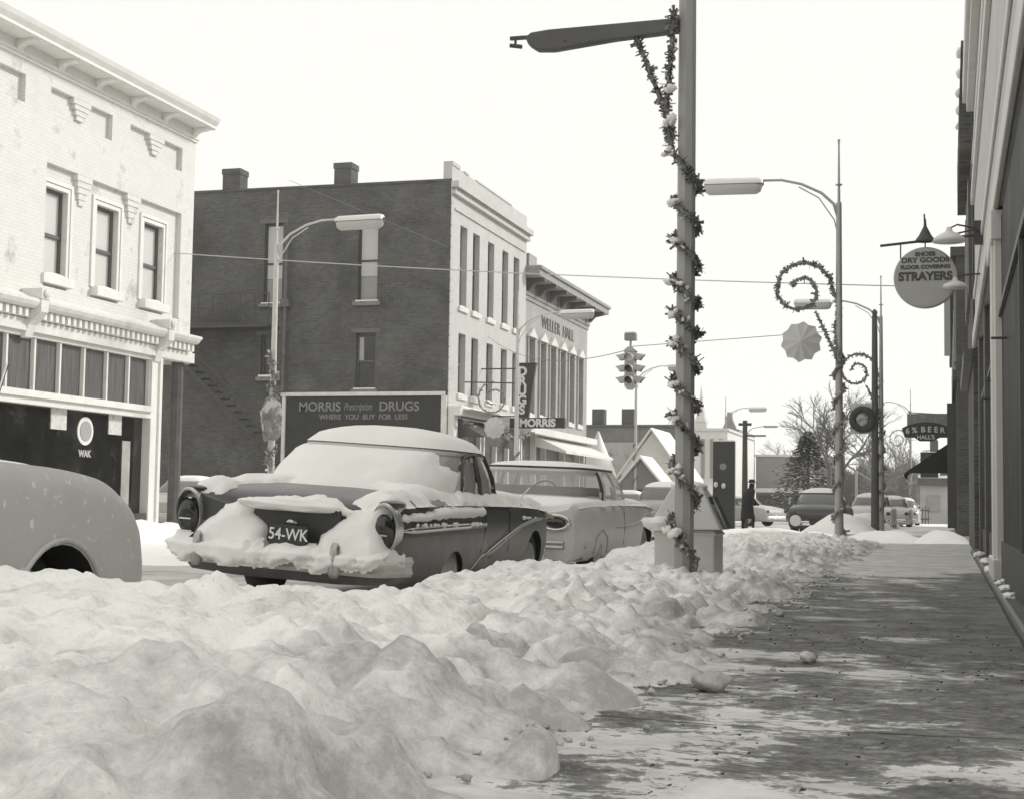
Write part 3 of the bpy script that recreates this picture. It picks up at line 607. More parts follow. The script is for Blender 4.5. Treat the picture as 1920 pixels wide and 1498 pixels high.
# ============================================================ RIGHT-HAND BUILDINGS
def right_a():
    X=.45; T=thing('light_fronted_shop','tall light painted shop front with long mouldings at the right edge above the walk','building',(X,17,0))
    g=mat('grey_painted_front',.46,.6,var=.10,vs=1.5,bump=.1,bs=10)
    w=MB(); w.box(X,X+6,6,26,3.5,8.0); w.box(X+.9,X+6,6,26,0,3.5); w.build('wall',g,T)
    s=MB(); s.box(X-.05,X,6,26,3.48,3.72); s.box(X-.03,X,6,26,4.3,4.42); s.box(X-.06,X,6,26,5.9,6.1); s.box(X-.04,X,6,26,6.6,6.72); s.box(X-.12,X,6,26,7.5,7.66); s.box(X-.18,X+.5,6,26.1,7.67,8.1); s.build('mouldings',mat('pale_grey_moulding',.60,.6,var=.08,vs=2),T,bevel=.012)
    for y in (14.0,):
        s=MB(); s.box(X-.04,X+.4,y,y+1.5,.06,3.47); s.box(X-.07,X+.4,y-.05,y+1.55,.06,.34); s.box(X-.07,X+.4,y-.04,y+1.54,3.2,3.469); s.box(X-.06,X+.3,y+.25,y+.5,.341,3.199); s.build('shop_pier',mat('pale_grey_moulding'),T,bevel=.01)
    for y in (17.4,20.6,24.4):
        s=MB(); s.box(X+.02,X+.3,y,y+.35,.06,3.47); s.build('shop_post',M_sash,T,bevel=.01)
    for y0,y1 in ((6,13.99),(15.51,17.39),(17.76,20.59),(20.96,24.39)):
        o_=.0 if y0<10 else .06
        s=MB(); s.box(X+o_+.02,X+o_+.03,y0,y1,.5,3.4); sw=s.build('shop_window',mat('dull_shop_glass',.02,.5,spec=.08,var=.6,vs=1.2,g2=.07,thr=(1.4,.55,.7)),T)  # dull glass: rough, low specular, with paler patches
        s=MB(); s.box(X+o_,X+.4,y0,y1,.04,.5); s.build('stall_riser',M_dtrim,T)
        s=MB(); s.box(X+o_-.01,X+o_+.018,y0,y1,2.5,2.56); s.box(X+o_-.01,X+o_+.018,(y0+y1)/2-.03,(y0+y1)/2+.03,.5,2.499); s.build('window_bars',M_sash,sw)
    s=MB(); s.box(X-.10,X+.06,6,25.8,.0,.16); s.build('door_step',mat('wet_dark_step',.05,.5,var=.3,vs=5),T,bevel=.03)
    for k,(y,r) in enumerate(((11.2,.10),(12.3,.07),(13.3,.11),(16.2,.12),(19.,.13),(22,.15))):
        s=MB()
        for q in range(5): s.blob((X-.02+random.uniform(-.03,.03),y+random.uniform(-.2,.2)*r*8,.165),r*random.uniform(.35,.8),(.7,2.2,.5),seed=k*7+q,n=8,amp=.5)
        s.build('snow_clump',M_csnow,T,smooth=True)
    s=MB(); 
    for y,z in ((13,2.2),(15.4,2.05),(15.8,1.9)): s.tube([(X-.1,y,z),(X+.1,y,z)],.012,6)
    s.build('hooks',M_dtrim,T)
right_a()
def right_b():
    X=.42; T=thing('brick_block_with_ledges','dark brick block with snow caught on its stepped corbels, just before the crossing at right','building',(X,30,0))
    w=MB(); w.box(X,X+7,26.15,33,0,8.0); 
    for k in range(8): w.box(X-.03-.02*k,X+.5,26.16,33.05,8.001+.1*k,8.09+.1*k)
    w.build('wall',M_brick,T)
    for k in range(5):
        s=MB(); s.box(X-.2,X-.001,26.7+1.3*k,27.4+1.3*k,7.0,8.0); cb=s.build('corbel',M_brick,T)
        s=MB(); s.blob((X-.1,27.05+1.3*k,8.83),1,(.14,.35,.07),seed=k); s.build('snow_patch',M_csnow,cb,smooth=True)
    for k in range(3): s=MB(); s.box(X-.06,X-.002,27+2*k,28+2*k,4.6,6.6); s.build('window',M_sash,T)
    s=MB(); s.box(X-.16,X-.001,26.2,33,3.3,3.5); s.build('shop_cornice',M_sash,T,bevel=.01)
right_b()
def right_c():
    X=.14; T=thing('dark_brick_corner_building','dark brick corner building beyond the crossing on the right, in shadow','building',(X,58,0))
    w=MB(); w.box(X+.1,X+9,42.05,75,0,7.7); 
    w.box(X-.05,X+9,42.0,75,7.701,7.95); w.box(X,X+9,42.02,75,4.3,4.6)
    w.build('wall',mat('painted_shade_brick',brick=(.05,.07,.09),rough=.9,var=.3,vs=1,bump=.2,bs=30),T)  # darker copy of the dark brick, wall shade painted into its colour
    for k in range(8):
        s=MB(); y=44+3.9*k; s.box(X+.04,X+.098,y,y+1.1,5,7); s.build('window',M_blindg,T)
    s=MB(); s.box(X-.16,X+.1,45,50,.3,3.9); s.build('bay_front',M_dtrim,T); s=MB(); s.box(X-.12,X+.1,55,62,.3,3.9); s.build('bay_front',M_dtrim,T)
    s=MB(); s.box(X-.22,X-.06,42.1,42.35,5.0,6.6); s.build('sign_bracket_box',mat('grey_box',.25,.6),T)
    s=MB(); s.add([(X-.06,50,3.0),(X-.06,54,3.0),(X-1.5,54,2.0),(X-1.5,50,2.0)],[(0,1,2,3)]); s.add([(X-.06,50,3.0),(X-1.5,50,2.0),(X-.06,50,2.0)],[(0,1,2)]); s.add([(X-1.5,50,2.0),(X-1.5,54,2.0),(X-1.5,54,1.85),(X-1.5,50,1.85)],[(0,1,2,3)]); s.build('awning',mat('black_awning',.02,.9),T)
right_c()
def strayers():
    Y=20.; T=thing('round_shop_sign','round pale shop sign lettered STRAYERS hanging from a bracket over the walk','sign',(.45,Y,4.2))
    c=(-.27,Y,3.78); s=MB(); s.lathe((c[0],Y-.05,c[2]),[(.385,0),(.40,.015),(.40,.085),(.385,.1)],48,'y'); s.build('sign_disc',mat('sign_pale_grey',.40,.5,var=.05,vs=4),T,smooth='auto')
    ik=mat('sign_ink',.07,.6)
    for t_,z,sz,sx in (('SHOES',4.085,.075,1.15),('DRY GOODS',4.005,.09,1.15),('FLOOR COVERING',3.915,.068,1.08),('STRAYERS',3.79,.150,1.0)):
        text('sign_lettering',t_,sz,ik,T,TM((c[0]-.0,Y-.054,z)),.004,.003 if sz<.15 else .007,sx=sx)
    # serif feet under the big letters
    s=MB()
    for k in range(8):
        for dz in (-.063,.063): s.box(c[0]-.355+.096*k-.0,c[0]-.355+.096*k+.05,Y-.057,Y-.05,3.78+dz-.006,3.78+dz+.006)
    s.build('letter_serifs',ik,T) if False else None
    s=MB(); s.tube([(-.84,Y,4.22),(.46,Y,4.33)],.018,8); s.tube([(-.58,Y,4.24),(-.58,Y,3.95)],.01,6); s.tube([(-.27,Y,4.27),(-.27,Y,4.15)],.01,6); s.tube([(-.1,Y,4.3),(.46,Y,4.42)],.012,6); s.tube([(-.27,Y,4.27),(-.28,Y,4.62)],.012,6); s.box(.34,.45,Y-.06,Y+.06,4.2,4.5); s.lathe((-.27,Y,4.26),[(.14,0),(.08,.08),(.02,.2),(.012,.3)],10); s.build('bracket',M_dtrim,T)
    for x,z,sc in ((.03,4.20,.95),(.10,3.60,.72)):
        s=MB(); s.lathe((x,Y-.25,z),[(.22*sc,0),(.20*sc,.05),(.13*sc,.10*sc),(.05*sc,.14*sc),(.03*sc,.2*sc)],28); ls=s.build('gooseneck_shade',M_lamp,T,smooth=True)
        s=MB(); s.tube([(x,Y-.25,z+.18*sc),(x+.1,Y-.2,z+.24*sc),(x+.3,Y-.1,z+.2),(.46,Y-.05,z+.12)],.012,6); s.build('lamp_arm',M_dtrim,T)
strayers()
def beer_signs():
    Y=60.; T=thing('tavern_sign','dark arched tavern sign lettered BEER hanging from the right hand buildings','sign',(0,Y,4.2))
    s=MB(); s.box(-1.52,.12,Y,Y+.12,4.05,4.55); s.build('upper_board',mat('mid_grey_board',.22,.6,var=.3,vs=6),T)
    pts=[(-1.72+1.84*k/12,3.98+.24*max(0,math.sin(PI*k/12))**.8) for k in range(13)]+[(.12,3.62),(-.3,3.62),(-.55,3.48),(-1.05,3.48),(-1.25,3.62),(-1.6,3.62)]
    s=MB(); s.prism(pts,lambda u,v,d:(u,Y-.08+d,v),.07); s.build('arched_board',mat('sign_black'),T)
    for k,(c,x) in enumerate(zip('6%BEER',(-1.5,-1.24,-.92,-.68,-.44,-.2))): text('letter',c,.30,mat('neon_grey',.6,.5),T,TM((x,Y-.09,3.86+.07*math.sin(PI*(x+1.6)/1.7))),.008,.006)
    text('name_lettering',"HALL'S",.22,mat('neon_grey'),T,TM((-.82,Y-.09,3.63)),.008,.005)
    s=MB(); s.tube([(.2,Y+.05,4.5),(-1.5,Y+.05,4.6)],.02,6); s.build('bracket',M_dtrim,T)
    T=thing('box_sign','dark rectangular box sign under a small round-topped one, beneath the tavern sign','sign',(0,70,3))
    s=MB(); s.box(-1.2,-.42,70,70.2,2.3,3.45); s.build('box',mat('dark_box_sign',.07,.5,var=.3,vs=3),T,bevel=.03); s=MB(); s.prism([(-.78,3.47),(-.42,3.47),(-.42,3.95),(-.5,4.05),(-.7,4.05),(-.78,3.95)],lambda u,v,d:(u,70+d,v),.2); s.build('round_top_board',mat('grey_box'),T); s=MB(); s.tube([(-1.1,70.1,3.5),(.3,70.1,3.6)],.02,6); s.build('bracket',M_dtrim,T)
    s=MB(); s.box(-.35,-.02,70,70.15,2.4,3.1); s.build('side_board',mat('mid_grey_board'),T)
beer_signs()
# ============================================================ STREET LIGHTS
def star(T,c,R,name='star_ornament'):
    s=MB(); n=20; cx,cy,cz=c; ring=[(cx+R*(1 if k%2==0 else .87)*math.cos(2*PI*k/n+.2),cy,cz+R*(1 if k%2==0 else .87)*math.sin(2*PI*k/n+.2)) for k in range(n)]
    rid=[(cx,cy-R*.42,cz),(cx,cy+R*.1,cz)]; v=ring+rid
    f=[(k,(k+1)%n,n) for k in range(n)]+[((k+1)%n,k,n+1) for k in range(n)]
    v=[(x,y-(0 if k>=n else (R*.0 if k%2==0 else R*.12)),z) for k,(x,y,z) in enumerate(v)]
    s.add(v,f); s.build(name,mat('paper_star',.52,.7),T)
def street_light(x,y,side,label,H=8.25,att=6.95,deco=True,det=1.,wrap=(0.3,4.),lit=True,poleM=None,gl=True,z0=0.,star_=True,arm=1.,group='street lights along both kerbs',tilt=0):
    """side=-1: arm reaches to -x"""
    T=thing('street_light',label,'street light',(x,y,z0),group=group); pm=poleM or M_steel
    s=MB(); s.tube([(x,y,z0-.3),(x,y,z0+.5),(x-.0,y,att)],[.095,.09,.055],10); s.tube([(x,y,att),(x,y,att+.02),(x,y,H-.1),(x,y,H)],[.055,.03,.018,.03],8); s.lathe((x,y,att+.35),[(.0,0),(.07,.01),(.07,.03),(0,.04)],10); s.build('pole',pm,T,smooth='auto')
    arc=[Vector((x+side*t_*arm,y,zz)) for t_,zz in ((0,att-.35),(.10,att-.02),(.35,att+.22),(.75,att+.42),(1.15,att+.52),(1.6,att+.53))]
    s=MB(); s.tube(arc,[.035,.033,.03,.028,.026,.026],8); s.tube([Vector((x,y,att-.75)),Vector((x+side*.09*arm,y,att-.35)),Vector((x+side*.4*arm,y,att+.12)),Vector((x+side*.8*arm,y,att+.36))],.015,6); s.build('arm',pm,T,smooth=True)
    lx0,lx1=x+side*1.52*arm,x+side*2.75*arm; 
    s=MB(); rows=[]
    for k,t_ in enumerate((0,.02,.08,.5,.92,.98,1)):
        q=(.55,.8,1,1,1,.85,.5)[k]; xx=lx0+(lx1-lx0)*t_; rows.append([(xx,y+.18*q*math.cos(PI*j/10),att+.45+.02*t_+.15*q*math.sin(PI*j/10)) for j in range(11)])
    s.grid(rows); s.build('lamp_housing',M_lamp,T,smooth='auto')
    s=MB(); rows=[]
    for k,t_ in enumerate((.02,.05,.12,.5,.9,.96,.99)):
        q=(.3,.75,1,1,1,.75,.3)[k]; xx=lx0+(lx1-lx0)*t_; rows.append([(xx,y+.165*q*math.cos(PI*j/10),att+.44+.02*t_-.19*q*math.sin(PI*j/10)) for j in range(11)])
    s.grid(rows); s.build('diffuser',M_lens,T,smooth=True)
    if gl:
        rs=random.Random(int(x*10+y)); s=MB(); tw=[]
        zz=wrap[0]+z0; a_=0
        while zz<wrap[1]: tw.append((x+math.cos(a_)*.11,y+math.sin(a_)*.11,zz)); a_+=.35; zz+=.032
        garland(s,tw,.085,.07,110*det,rnd=rs)
        if deco:
            cx=x+side*.76; cz=5.2; garland(s,[(x,y-.1,wrap[1]-.3),(x+side*.06,y,4.3),(x+side*.02,y,4.9)]+spiral((cx,y,cz),.63,.17,1.45,0 if side<0 else PI,50,1 if side<0 else -1),.085,.07,200*det,rnd=rs)
            garland(s,[(x,y-.1,3.7),(x+side*.28,y,4.35),(x+side*.45,y,4.72)],.07,.06,170*det,rnd=rs)
        s.build('garland',[M_leaf,M_leaf2],T)
    if deco and star_: star(T,(x+side*.74,y-.05,4.13),.42)
    return T
street_light(-2.09,30.5,-1,'street light with curled garland and pale star on the right kerb before the crossing')
street_light(-2.03,48.8,-1,'slim pale street light directly behind the dark wooden post',wrap=(.4,3.3),star_=False,poleM=M_steel)
street_light(-2.2,95,-1,'small distant street light seen left of the tavern sign',det=.3,wrap=(.6,3.5),star_=False,z0=.2)
street_light(-15.5,32.6,1,'pale street light with long arm in front of the dark brick wall',wrap=(.3,4.2),deco=False,poleM=M_steelp)
street_light(-14.45,50,1,'street light with star and curled garland in front of the pale drugstore front',deco=False,poleM=M_steelp,wrap=(.3,2.6))
street_light(-14.3,70,1,'street light rising beside the gabled service station',det=.4,wrap=(.5,3.8),deco=False,poleM=M_steelp,z0=0)
street_light(-14.3,100,1,'far street light above the distant left shops',det=.2,wrap=(.5,3.),deco=False)
# ornaments that hang on the far-side lights
def far_scroll():
    T=thing('garland_scroll','curled garland and pale star hung from a thin rod before the drugstore windows','decoration',(-15,49.9,4.5),group=None)
    s=MB(); rs=random.Random(5); garland(s,spiral((-15.25,49.8,4.45),.62,.18,1.5,PI/2,50,1),.07,.07,70,rnd=rs); garland(s,[(-14.7,49.8,3.2),(-15,49.8,3.7),(-15.5,49.8,3.95)],.05,.06,70,rnd=rs); s.build('garland',[M_leaf,M_leaf2],T)
    s=MB(); s.tube([(-16.3,49.8,5.05),(-14.5,49.8,5.0)],.025,6); s.build('rod',M_dtrim,T); star(T,(-15.15,49.7,3.45),.40)
far_scroll()
def flat_decor():
    T=thing('bell_decoration','tattered foil bell and garland hung on the pale street light before the dark wall','decoration',(-15.5,32.4,3)); s=MB(); rs=random.Random(8)
    garland(s,[(-15.5,32.4,4.3),(-15.38,32.4,3.6),(-15.3,32.4,3.1)],.13,.10,120,rnd=rs); garland(s,[(-15.5,32.4,2.0),(-15.4,32.4,1.5)],.13,.09,120,rnd=rs); s.build('garland',[M_leaf,M_leaf2],T)
    s=MB(); s.blob((-15.42,32.35,2.7),1,(.26,.12,.5),seed=3,n=10,amp=.5); s.build('foil_bell',mat('foil_bell',.22,.5,var=.6,vs=4,g2=.55,thr=(3,.5,.56)),T)
flat_decor()
# near post with wound garland
def near_pole():
    x,y=-2.115,12.4; T=thing('decorated_lamp_post','thick pale post in the right foreground wound with garland and snow','lamp post',(x,y,.25))
    n=8; s=MB(); s.tube([(x,y,.1),(x+.0,y,3),(x-.0,y,7.4)],[.082,.078,.07],n); s.build('pole',mat('near_pole_paint',.33,.5,var=.08,vs=5,stretch=(6,6,.6)),T)
    zs=[.32,.62,1.17,1.60,2.02,2.36,2.66,2.97,3.34,3.72,4.05]
    zs=[aX(1285,p,-2.115).z for p in (1010,900,800,738,660,605,548,470,400,320)]
    pts=[]; 
    # one turn per crossing, high on the left, low on the right
    for i in range(len(zs)-1):
        for k in range(16):
            t_=k/16; a_=-PI/2-2*PI*t_; zz=zs[i]+(zs[i+1]-zs[i])*t_; tiltz=-.035*math.cos(a_)
            pts.append((x+.115*math.cos(a_),y+.115*math.sin(a_),zz+tiltz))
    pts=[(x+.10,y-.09,zs[0]-.28),(x+.12,y-.08,zs[0]-.18),(x+.04,y-.12,zs[0]-.06),(x-.04,y-.12,zs[0]+.03)]+pts
    s=MB(); rs=random.Random(11); garland(s,pts,.056,.04,340,rnd=rs)
    top=zs[-1]
    garland(s,[pts[-1],(x-.1,y-.08,top+.15),(x-.15,y-.05,top+.35),(x-.17,y-.05,4.15),(x-.12,y-.1,4.6),(x-.1,y-.1,4.95)],.06,.04,420,rnd=rs)
    garland(s,[(x-.12,y-.05,3.9),(x-.2,y-.02,4.15),(x-.33,y,4.5),(x-.47,y,4.85)],.055,.04,420,rnd=rs)
    garland(s,[(x-.5,y+.0,4.83),(x-.8,y,4.78),(x-1.1,y,4.8)],.045,.035,200,rnd=rs)
    s.build('garland',[mat('near_garland',.16,.5,metal=.1,var=.6,vs=14),M_leaf2],T)
    rs=random.Random(5)
    def clump(c,r,n):
        s=MB()
        for q in range(n): s.blob((c[0]+rs.gauss(0,r*.5),c[1]+rs.gauss(0,r*.3),c[2]+rs.gauss(0,r*.35)),r*rs.uniform(.35,.75),(1.1,.9,rs.uniform(.6,1)),seed=q+c[2]*9,n=7,amp=.7)
        s.build('snow',M_csnow,T,smooth=True)
    for i,z in enumerate(zs[:-1]):
        clump((x-.085,y-.10,z+.07),.045,6)
        if i%2: clump((x-.0,y-.135,z+.01),.02,3)
    for z in (4.0,4.3,3.75): clump((x-.12,y-.1,z),.05,5)
    clump((x-.07,y-.15,zs[0]+.06),.05,6)

    H=thing('hanging_sign_board','slim dark round-ended board jutting from the foreground post at the top edge','sign',(x-.1,y,5.2))
    p=[(-.03,4.80),(-.6,4.77),(-1.15,4.715),(-1.30,4.725),(-1.38,4.78),(-1.41,4.85),(-1.36,4.89),(-1.2,4.905),(-.03,4.92)]
    s=MB(); s.prism([(x+u-.02,v) for u,v in p],lambda u,v,d:(u,y-.05+d,v),.1); s.build('board',mat('board_dark',.085,.5,var=.2,vs=2),H,bevel=.015)
    s=MB(); s.box(x-1.6,x+.0,y+.06,y+.09,4.87,4.90); s.tube([(x-1.55,y+.07,4.88),(x-1.55,y+.07,4.8)],.012,6); s.tube([(x-1.6,y+.07,4.82),(x-1.49,y+.07,4.8)],.02,5); s.build('bracket',M_dtrim,H)
near_pole()
# dark post with wreath sign beyond the crossing
def dark_post():
    x,y=-2.2,48.2; T=thing('wooden_post','dark weathered post beyond the crossing with a knob on top','post',(x,y,0)); s=MB(); s.tube([(x,y,-.1),(x,y,3),(x,y,6.9)],[.13,.11,.085],12); s.build('pole',M_dsteel,T,smooth='auto'); s=MB(); s.lathe((x,y,6.9),[(.05,0),(.09,.06),(.09,.12),(.03,.2)],10); s.build('finial',M_dsteel,T)
    W=thing('wreath_sign','dark round wreath with blank pale centre on a light board beside the dark post','decoration',(x-.45,y-.1,3.6)); cx,cz=-2.57,3.62
    s=MB(); s.box(cx-.38,cx+.30,y-.05,y-.02,cz-.45,cz+.5); s.build('backing_board',mat('pale_board',.5,.7,var=.2,vs=4),W)
    s=MB(); rows=[]
    for k in range(24): a_=2*PI*k/24; rows.append([(cx+(.31+.11*math.cos(2*PI*j/10))*math.cos(a_),y-.12+.09*math.sin(2*PI*j/10),cz+(.31+.11*math.cos(2*PI*j/10))*math.sin(a_)) for j in range(10)])
    rows.append(rows[0]); s.grid(rows,True); rs=random.Random(2); garland(s,[(cx+.31*math.cos(2*PI*k/40),y-.12,cz+.31*math.sin(2*PI*k/40)) for k in range(41)],.14,.06,160,rnd=rs); s.build('wreath',mat('dark_wreath',.045,.8),W)
    s=MB(); s.blob((cx-.02,y-.1,cz),1,(.2,.05,.24),seed=2,n=12,amp=.15); s.build('pale_centre',mat('wreath_centre',.42,.7,g2=.18,thr=(6,.52,.58)),W,smooth=True)
dark_post()
# traffic light
def traffic_light():
    x,y,z=-6.46,31.,3.28; T=thing('traffic_light','four-way hooded traffic light hanging on wires over the crossing','traffic light',(x,y,z))
    g=mat('signal_housing',.42,.5,var=.08,vs=6); s=MB(); s.box(x-.11,x+.11,y-.11,y+.11,z+.03,z+.76); s.lathe((x,y,z-.05),[(.06,0),(.13,.08)],12); s.prism([(-.15,.76),(.15,.76),(.04,.86),(-.04,.86)],lambda u,v,d:(x+u,y-.12+d,z+v),.24); s.tube([(x,y,z+.85),(x,y,z+1.02)],.025,8); s.build('housing',g,T,bevel=.01)
    s=MB(); s.box(x-.12,x+.12,y-.1,y+.1,z+1.0,z+1.14); s.build('junction_box',mat('grey_box'),T,bevel=.01); s=MB(); s.box(x-.12,x+.12,y-.1,y+.1,z+1.145,z+1.18); s.build('snow',M_csnow,T,bevel=.015)
    for k in range(3):
        zc=z+.16+.24*k
        for dx,dy in ((0,-1),(1,0),(-1,0)):
            v=MB(); c=Vector((x+dx*.11,y+dy*.11,zc)); n=12; rr=.095; rows=[]
            for t_ in (0,1):
                row=[]
                for j in range(n+1):
                    a_=PI*(-.15)+PI*1.3*j/n; u_=math.cos(a_)*rr*(1-.1*t_); w_=math.sin(a_)*rr*(1-.1*t_); L_=.22*t_*(.55+.45*max(0,math.sin(a_)))
                    row.append(c+Vector((dx*L_+(u_ if dx==0 else 0),dy*L_+(u_ if dy==0 else 0),w_-.03*t_)))
                rows.append(row)
            v.grid(rows); vo=v.build('visor',g,T,smooth=True)
            v=MB(); v.lathe(c,[(.085,0),(.085,.012*(dy or dx))],20,'y' if dx==0 else 'x'); v.build('lens',mat('lens_light',.75,.3) if (k==2 and dy) else mat('lens_dark',.05,.2),vo)
traffic_light()
def wires():
    def w(name,label,pts,r,m,n=24):
        a_,c,sag=pts; A,B=Vector(a_),Vector(c); s=MB(); s.tube([A.lerp(B,k/n)-Vector((0,0,sag*4*(k/n)*(1-k/n))) for k in range(n+1)],r,5); o=s.build(name,m,None); tag(o,label,'wire')
    lw=mat('pale_cable',.5,.6); dw=mat('grey_cable',.22,.6)
    w('overhead_cable','long pale cable strung across the street in front of the brick building',(aY(-200,430,33),aY(1830,540,31),.25),.012,lw)
    w('signal_wire','thin wire carrying the hanging traffic light across the street',((-18,58,7.6),(-6.46,31,4.1),.55),.010,dw)
    w('signal_wire','thin wire running from the traffic light towards the foreground post',((-6.46,31,4.15),(-2.1,30.5,4.35),.0),.008,dw)
    T=thing('roof_wire','faint wire slanting down over the brick wall behind the lamp','wire',(-20,50,12)); s=MB(); s.tube([(-24.5,52.5,13.2),(-18.,52.6,10.4)],.008,4); s.build('wire',dw,T)
wires()
# litter bin
def bin_():
    x0,x1,y0,y1,z0,z1=-2.53,-1.99,13.25,13.8,.0,.56; T=thing('litter_bin','square pale litter bin with hooded sloping lid behind the foreground post','litter bin',(-2.2,13.5,.1))
    g=mat('bin_paint',.56,.5,var=.08,vs=5); s=MB(); s.box(x0,x1,y0,y1,z0,z1); s.box(x0-.015,x1+.015,y0-.015,y1+.015,z1-.05,z1-.02); s.build('body',g,T,bevel=.02)
    cx,cy=(x0+x1)/2,(y0+y1)/2; s=MB(); a_=.33; s.add([(cx-a_,cy-a_,z1+.003),(cx+a_,cy-a_,z1+.003),(cx+a_,cy+a_,z1+.003),(cx-a_,cy+a_,z1+.003),(cx-.14,cy-.14,z1+.38),(cx+.14,cy-.14,z1+.38),(cx+.14,cy+.14,z1+.38),(cx-.14,cy+.14,z1+.38)],[(0,1,5,4),(1,2,6,5),(2,3,7,6),(3,0,4,7),(4,5,6,7),(3,2,1,0)]); lid=s.build('lid',g,T,bevel=.015)
    s=MB(); s.add([(cx+.27,cy-.1,z1+.08),(cx+.27,cy+.1,z1+.08),(cx+.19,cy+.1,z1+.3),(cx+.19,cy-.1,z1+.3)],[(0,1,2,3)]); s.add([(cx+.36,cy-.12,z1+.02),(cx+.36,cy+.12,z1+.02),(cx+.24,cy+.12,z1+.3),(cx+.24,cy-.12,z1+.3)],[(0,1,2,3)]); s.build('flap',M_dark,lid)
    s=MB(); s.blob((cx,cy,z1+.385),1,(.17,.17,.05),seed=1,n=10); s.blob((cx-.22,cy-.25,z1+.05),1,(.16,.12,.06),seed=6,n=8,amp=.5); s.build('snow',M_csnow,T,smooth=True)
bin_()
# ============================================================ CARS
class Car: pass
def car(name,label,loc,rot,sp,paint,paint2=None,snow=None,detail=1,group='cars along the street',roofM=None,winM=None):
    T=thing(name,label,'car',loc,rot,group); L=sp['L']; Wt=sp['w']; ZS=sp['zs']; ZC=sp['zc']; zr=sp.get('zr',.24)
    paint2=paint2 or paint; win=winM or M_cglass
    SID=[(0,.90),(.12,.97),(.5,1.0),(.8,.985),(.93,.955),(1.0,.90)]
    def ztop(xf,y): 
        zs,zc=interp(ZS,y),interp(ZC,y); return zc+(zs-zc)*min(1,(xf/.90))**2.6
    def sidex(y,z):
        zs=interp(ZS,y); return interp(Wt,y)*interp(SID,max(0,min(1,(z-zr)/(zs-zr))))
    ny=90 if detail>=1 else 30
    ys=sorted({round(L*k/ny,4) for k in range(ny+1)}|{.02,.05,.09,L-.02,L-.05,L-.09})
    rows=[]; 
    for y in ys:
        w_=interp(Wt,y); zs=interp(ZS,y); half=[]
        for k in range(15): t_=k/14; half.append((w_*interp(SID,t_),zr+(zs-zr)*t_))
        for k in range(1,13): xf=.90*(1-k/12); half.append((w_*xf,ztop(xf,y)))
        row=[(x,z) for x,z in half]+[(-x,z) for x,z in half[-2::-1]]
        row=row+[(-w_*.5,zr-.02),(w_*.5,zr-.02)]
        rows.append([(x,y,z) for x,z in row])
    for s_,idx,dy in ((0,0,-.03),(1,-1,.03)):
        base=rows[idx]; zc_=sum(p[2] for p in base)/len(base); r2=[(p[0]*.93,p[1]+dy,zc_+(p[2]-zc_)*.9) for p in base]; r3=[(p[0]*.3,p[1]+dy*1.6,zc_+(p[2]-zc_)*.3) for p in base]
        if s_==0: rows=[r3,r2]+rows
        else: rows=rows+[r2,r3]
    b_=MB(); b_.grid(rows,True); n=len(rows[0]); tot=len(b_.v); b_.f.append(tuple(range(n))); b_.m.append(0); b_.f.append(tuple(range(tot-n,tot))); b_.m.append(0)
    tl=sp.get('two')
    if tl:
        for i,f in enumerate(b_.f):
            yc=sum(b_.v[j][1] for j in f)/len(f); zc_=sum(b_.v[j][2] for j in f)/len(f); xc=sum(abs(b_.v[j][0]) for j in f)/len(f)
            b_.m[i]=1 if zc_<interp(tl,yc) else 0
    body=b_.build('body',[paint,paint2],T,smooth='auto',local=True)
    wy=sp['wheels']; wr=sp.get('wr',.35); ar=sp.get('ar',.42)
    cut=MB()
    for i,y in enumerate(wy):
        if i in sp.get('noarch',()): continue
        az_,ar_=sp.get('arch',{}).get(i,(wr-.02,ar))
        for sgn in (-1,1): cut.lathe((sgn*.55,y,az_),[(ar_,0),(ar_,.7*sgn)],28,'x')
        if not detail: pass
    co=cut.build('cut',M_dark,None,local=True); co.parent=T
    if cut.v:
        md=body.modifiers.new('bo','BOOLEAN'); md.object=co; md.operation='DIFFERENCE'; md.solver='EXACT'
        md.material_mode='TRANSFER' if hasattr(md,'material_mode') else md.material_mode
        bpy.context.view_layer.update(); apply_mods(body)
        body.data.polygons.foreach_set('use_smooth',[True]*len(body.data.polygons))
        try: body.data.set_sharp_from_angle(angle=math.radians(35))
        except Exception: pass
    bpy.data.objects.remove(co)
    for i,y in enumerate(wy):
        for sgn in (-1,1):
            x=sgn*(interp(Wt,y)-sp.get('inset',.16)); wb=MB(); wb.lathe((x-.1,y,wr),[(wr-.10,0),(wr-.02,.0),(wr,.03),(wr,.17),(wr-.02,.2),(wr-.10,.2)],28,'x'); wo_=wb.build('wheel',M_rubber,T,smooth='auto',local=True)
            h=MB(); xo=x+sgn*.1; h.lathe((xo,y,wr),[(wr-.10,-.01*sgn),(wr-.12,.01*sgn),(wr-.2,.02*sgn),(wr-.24,.045*sgn),(.02,.06*sgn)],24,'x'); h.build('hubcap',mat('hubcap_grey',.38,.35,metal=.4,var=.1,vs=8),wo_,smooth=True,local=True)
            if i in sp.get('noarch',()): pass
    # greenhouse
    G=sp['gh']; N=120 if detail>=1 else 60; e=G.get('e',4.5)
    def gp(s_,t_,off=0):
        a_=2*PI*s_; wv=G['wb']+(G['wt']-G['wb'])*t_; y0=G['yb'][0]+(G['yt'][0]-G['yb'][0])*t_; y1=G['yb'][1]+(G['yt'][1]-G['yb'][1])*t_
        bul=.035*math.sin(PI*t_); wv+=bul+off; yc,hl=(y0+y1)/2,(y1-y0)/2+bul+off; sn,cs=math.sin(a_),math.cos(a_)
        x=wv*math.copysign(abs(sn)**(2/e),sn); y=yc-hl*math.copysign(abs(cs)**(2/e),cs)
        z=G['zb']+(G['zt']-G['zb'])*t_
        return x,y,z
    NT=10; W_={}; cab=MB()
